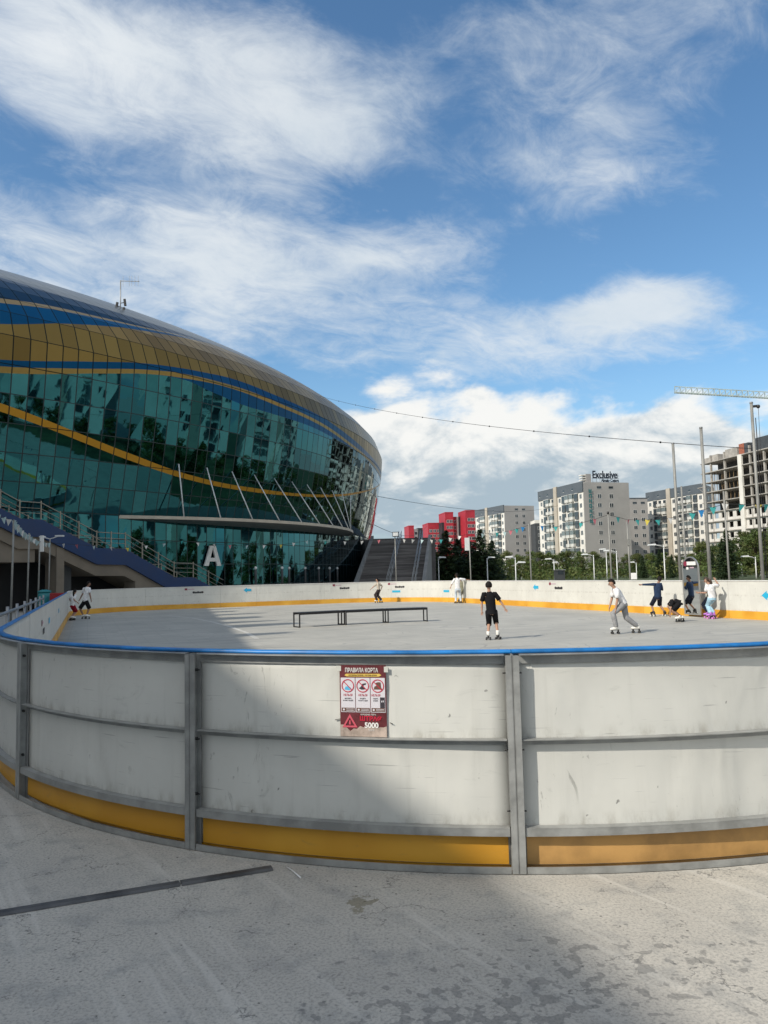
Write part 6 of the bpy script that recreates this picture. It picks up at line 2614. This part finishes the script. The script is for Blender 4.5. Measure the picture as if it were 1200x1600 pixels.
person('man in white T-shirt and black shorts on skates in the far left corner', 136, 967, 33.4,
       dict(head=(138.6, 913), neck=(136.5, 917.8, 0), shL=(131.2, 920.5, .03), shR=(140.2, 920.5, -.03), elL=(129, 931, .05), handL=(123, 940.5, .08), elR=(142, 930.5, -.1), handR=(144, 937, -.08),
            pelvis=(134.5, 938.5, 0), knL=(132, 950, .05), knR=(137, 950, -.02), anL=(131.5, 962, .04), anR=(137.3, 961.5, -.04), toeL=75, toeR=70), 60, 50, 60, (WHITE, 'short', -0.05), (BLACK, 'shorts'), BOOT_W, WHEEL_D, 0, 1.50, SKIN_D)
person('girl with long dark ponytail, white top and wine red shorts by the boards', 114.5, 970, 32.4,
       dict(head=(117.8, 925), neck=(116.2, 930, 0), shL=(112.5, 932, .03), shR=(119, 932, -.03), elL=(111.5, 938.5, .06), handL=(112, 943, .08), elR=(120.2, 938, -.02), handR=(121.5, 942, 0),
            pelvis=(114.2, 947, 0), anL=(112.5, 964.5, .03), anR=(115.5, 964.5, -.03), toeL=45, toeR=60), 30, 30, 20, (WHITE, 'short', -0.02), (RED_C, 'shorts'), BOOT_W, WHEEL_D, 0, 1.18, SKIN, None, 0.26)
person('girl in a beige top and dark trousers skating left before the far boards', 590, 942.5, 44.5,
       dict(head=(587.9, 907), neck=(589.1, 911.3, 0), shL=(586.8, 913.4, -.05), shR=(592, 913.4, .05), elL=(582, 918, -.1), handL=(577.5, 922, -.1), elR=(594, 918, .06), handR=(594.2, 922, .05),
            pelvis=(590.6, 922.5, 0), knL=(586.3, 930, -.06), knR=(592.8, 931, .06), anL=(587.8, 938.3, -.06), anR=(594.6, 938, .06), toeL=-85, toeR=-60), -70, -75, -85, (BEIGE_C, 'short', 0.03), (DBROWN, 'wide_pants'), BOOT_W, WHEEL_D, 0, 1.32, SKIN, None, 0.08)
person('girl in loose white shirt and pale jeans by the far boards, arm stretched out', 714, 943, 41.2,
       dict(head=(712, 899.3), neck=(712.3, 903.8, 0), shL=(708.2, 906, 0), shR=(717, 905.5, 0), elL=(705, 912, .02), handL=(702.3, 918, .02), elR=(724, 906.5, .05), handR=(731, 907.3, .12),
            pelvis=(713.4, 920.5, 0), knL=(710.8, 930, .06), knR=(717, 930, .06), anL=(710.3, 938.7, 0), anR=(718, 938.7, 0), toeL=-15, toeR=25), 5, 5, 0, (WHITE, 'wide', -0.10), (PALEJ, 'pants'), BOOT_W, WHEEL_D, 0, 1.40, SKIN, None, 0.06)
person('child in olive clothes half hidden beside the girl in the loose white shirt', 722, 941.5, 41.75,
       dict(head=(715.5, 905.5, .05), neck=(718.5, 908.5, 0), shL=(715, 911, 0), shR=(723, 910.5, 0), elL=(714, 917, .02), handL=(714, 922, .02), elR=(727, 909, .03), handR=(732, 908, .05),
            pelvis=(720.8, 923.5, 0), knL=(717.5, 931, .05), knR=(724.5, 930, .05), anL=(715.3, 936.8, 0), anR=(727, 936.3, 0), toeL=-20, toeR=40), 20, 15, 10, (OLIVE, 'long', -0.05), (OLIVE, 'pants'), BOOT_B, WHEEL_D, 0, 1.28, SKIN, None, 0.0)
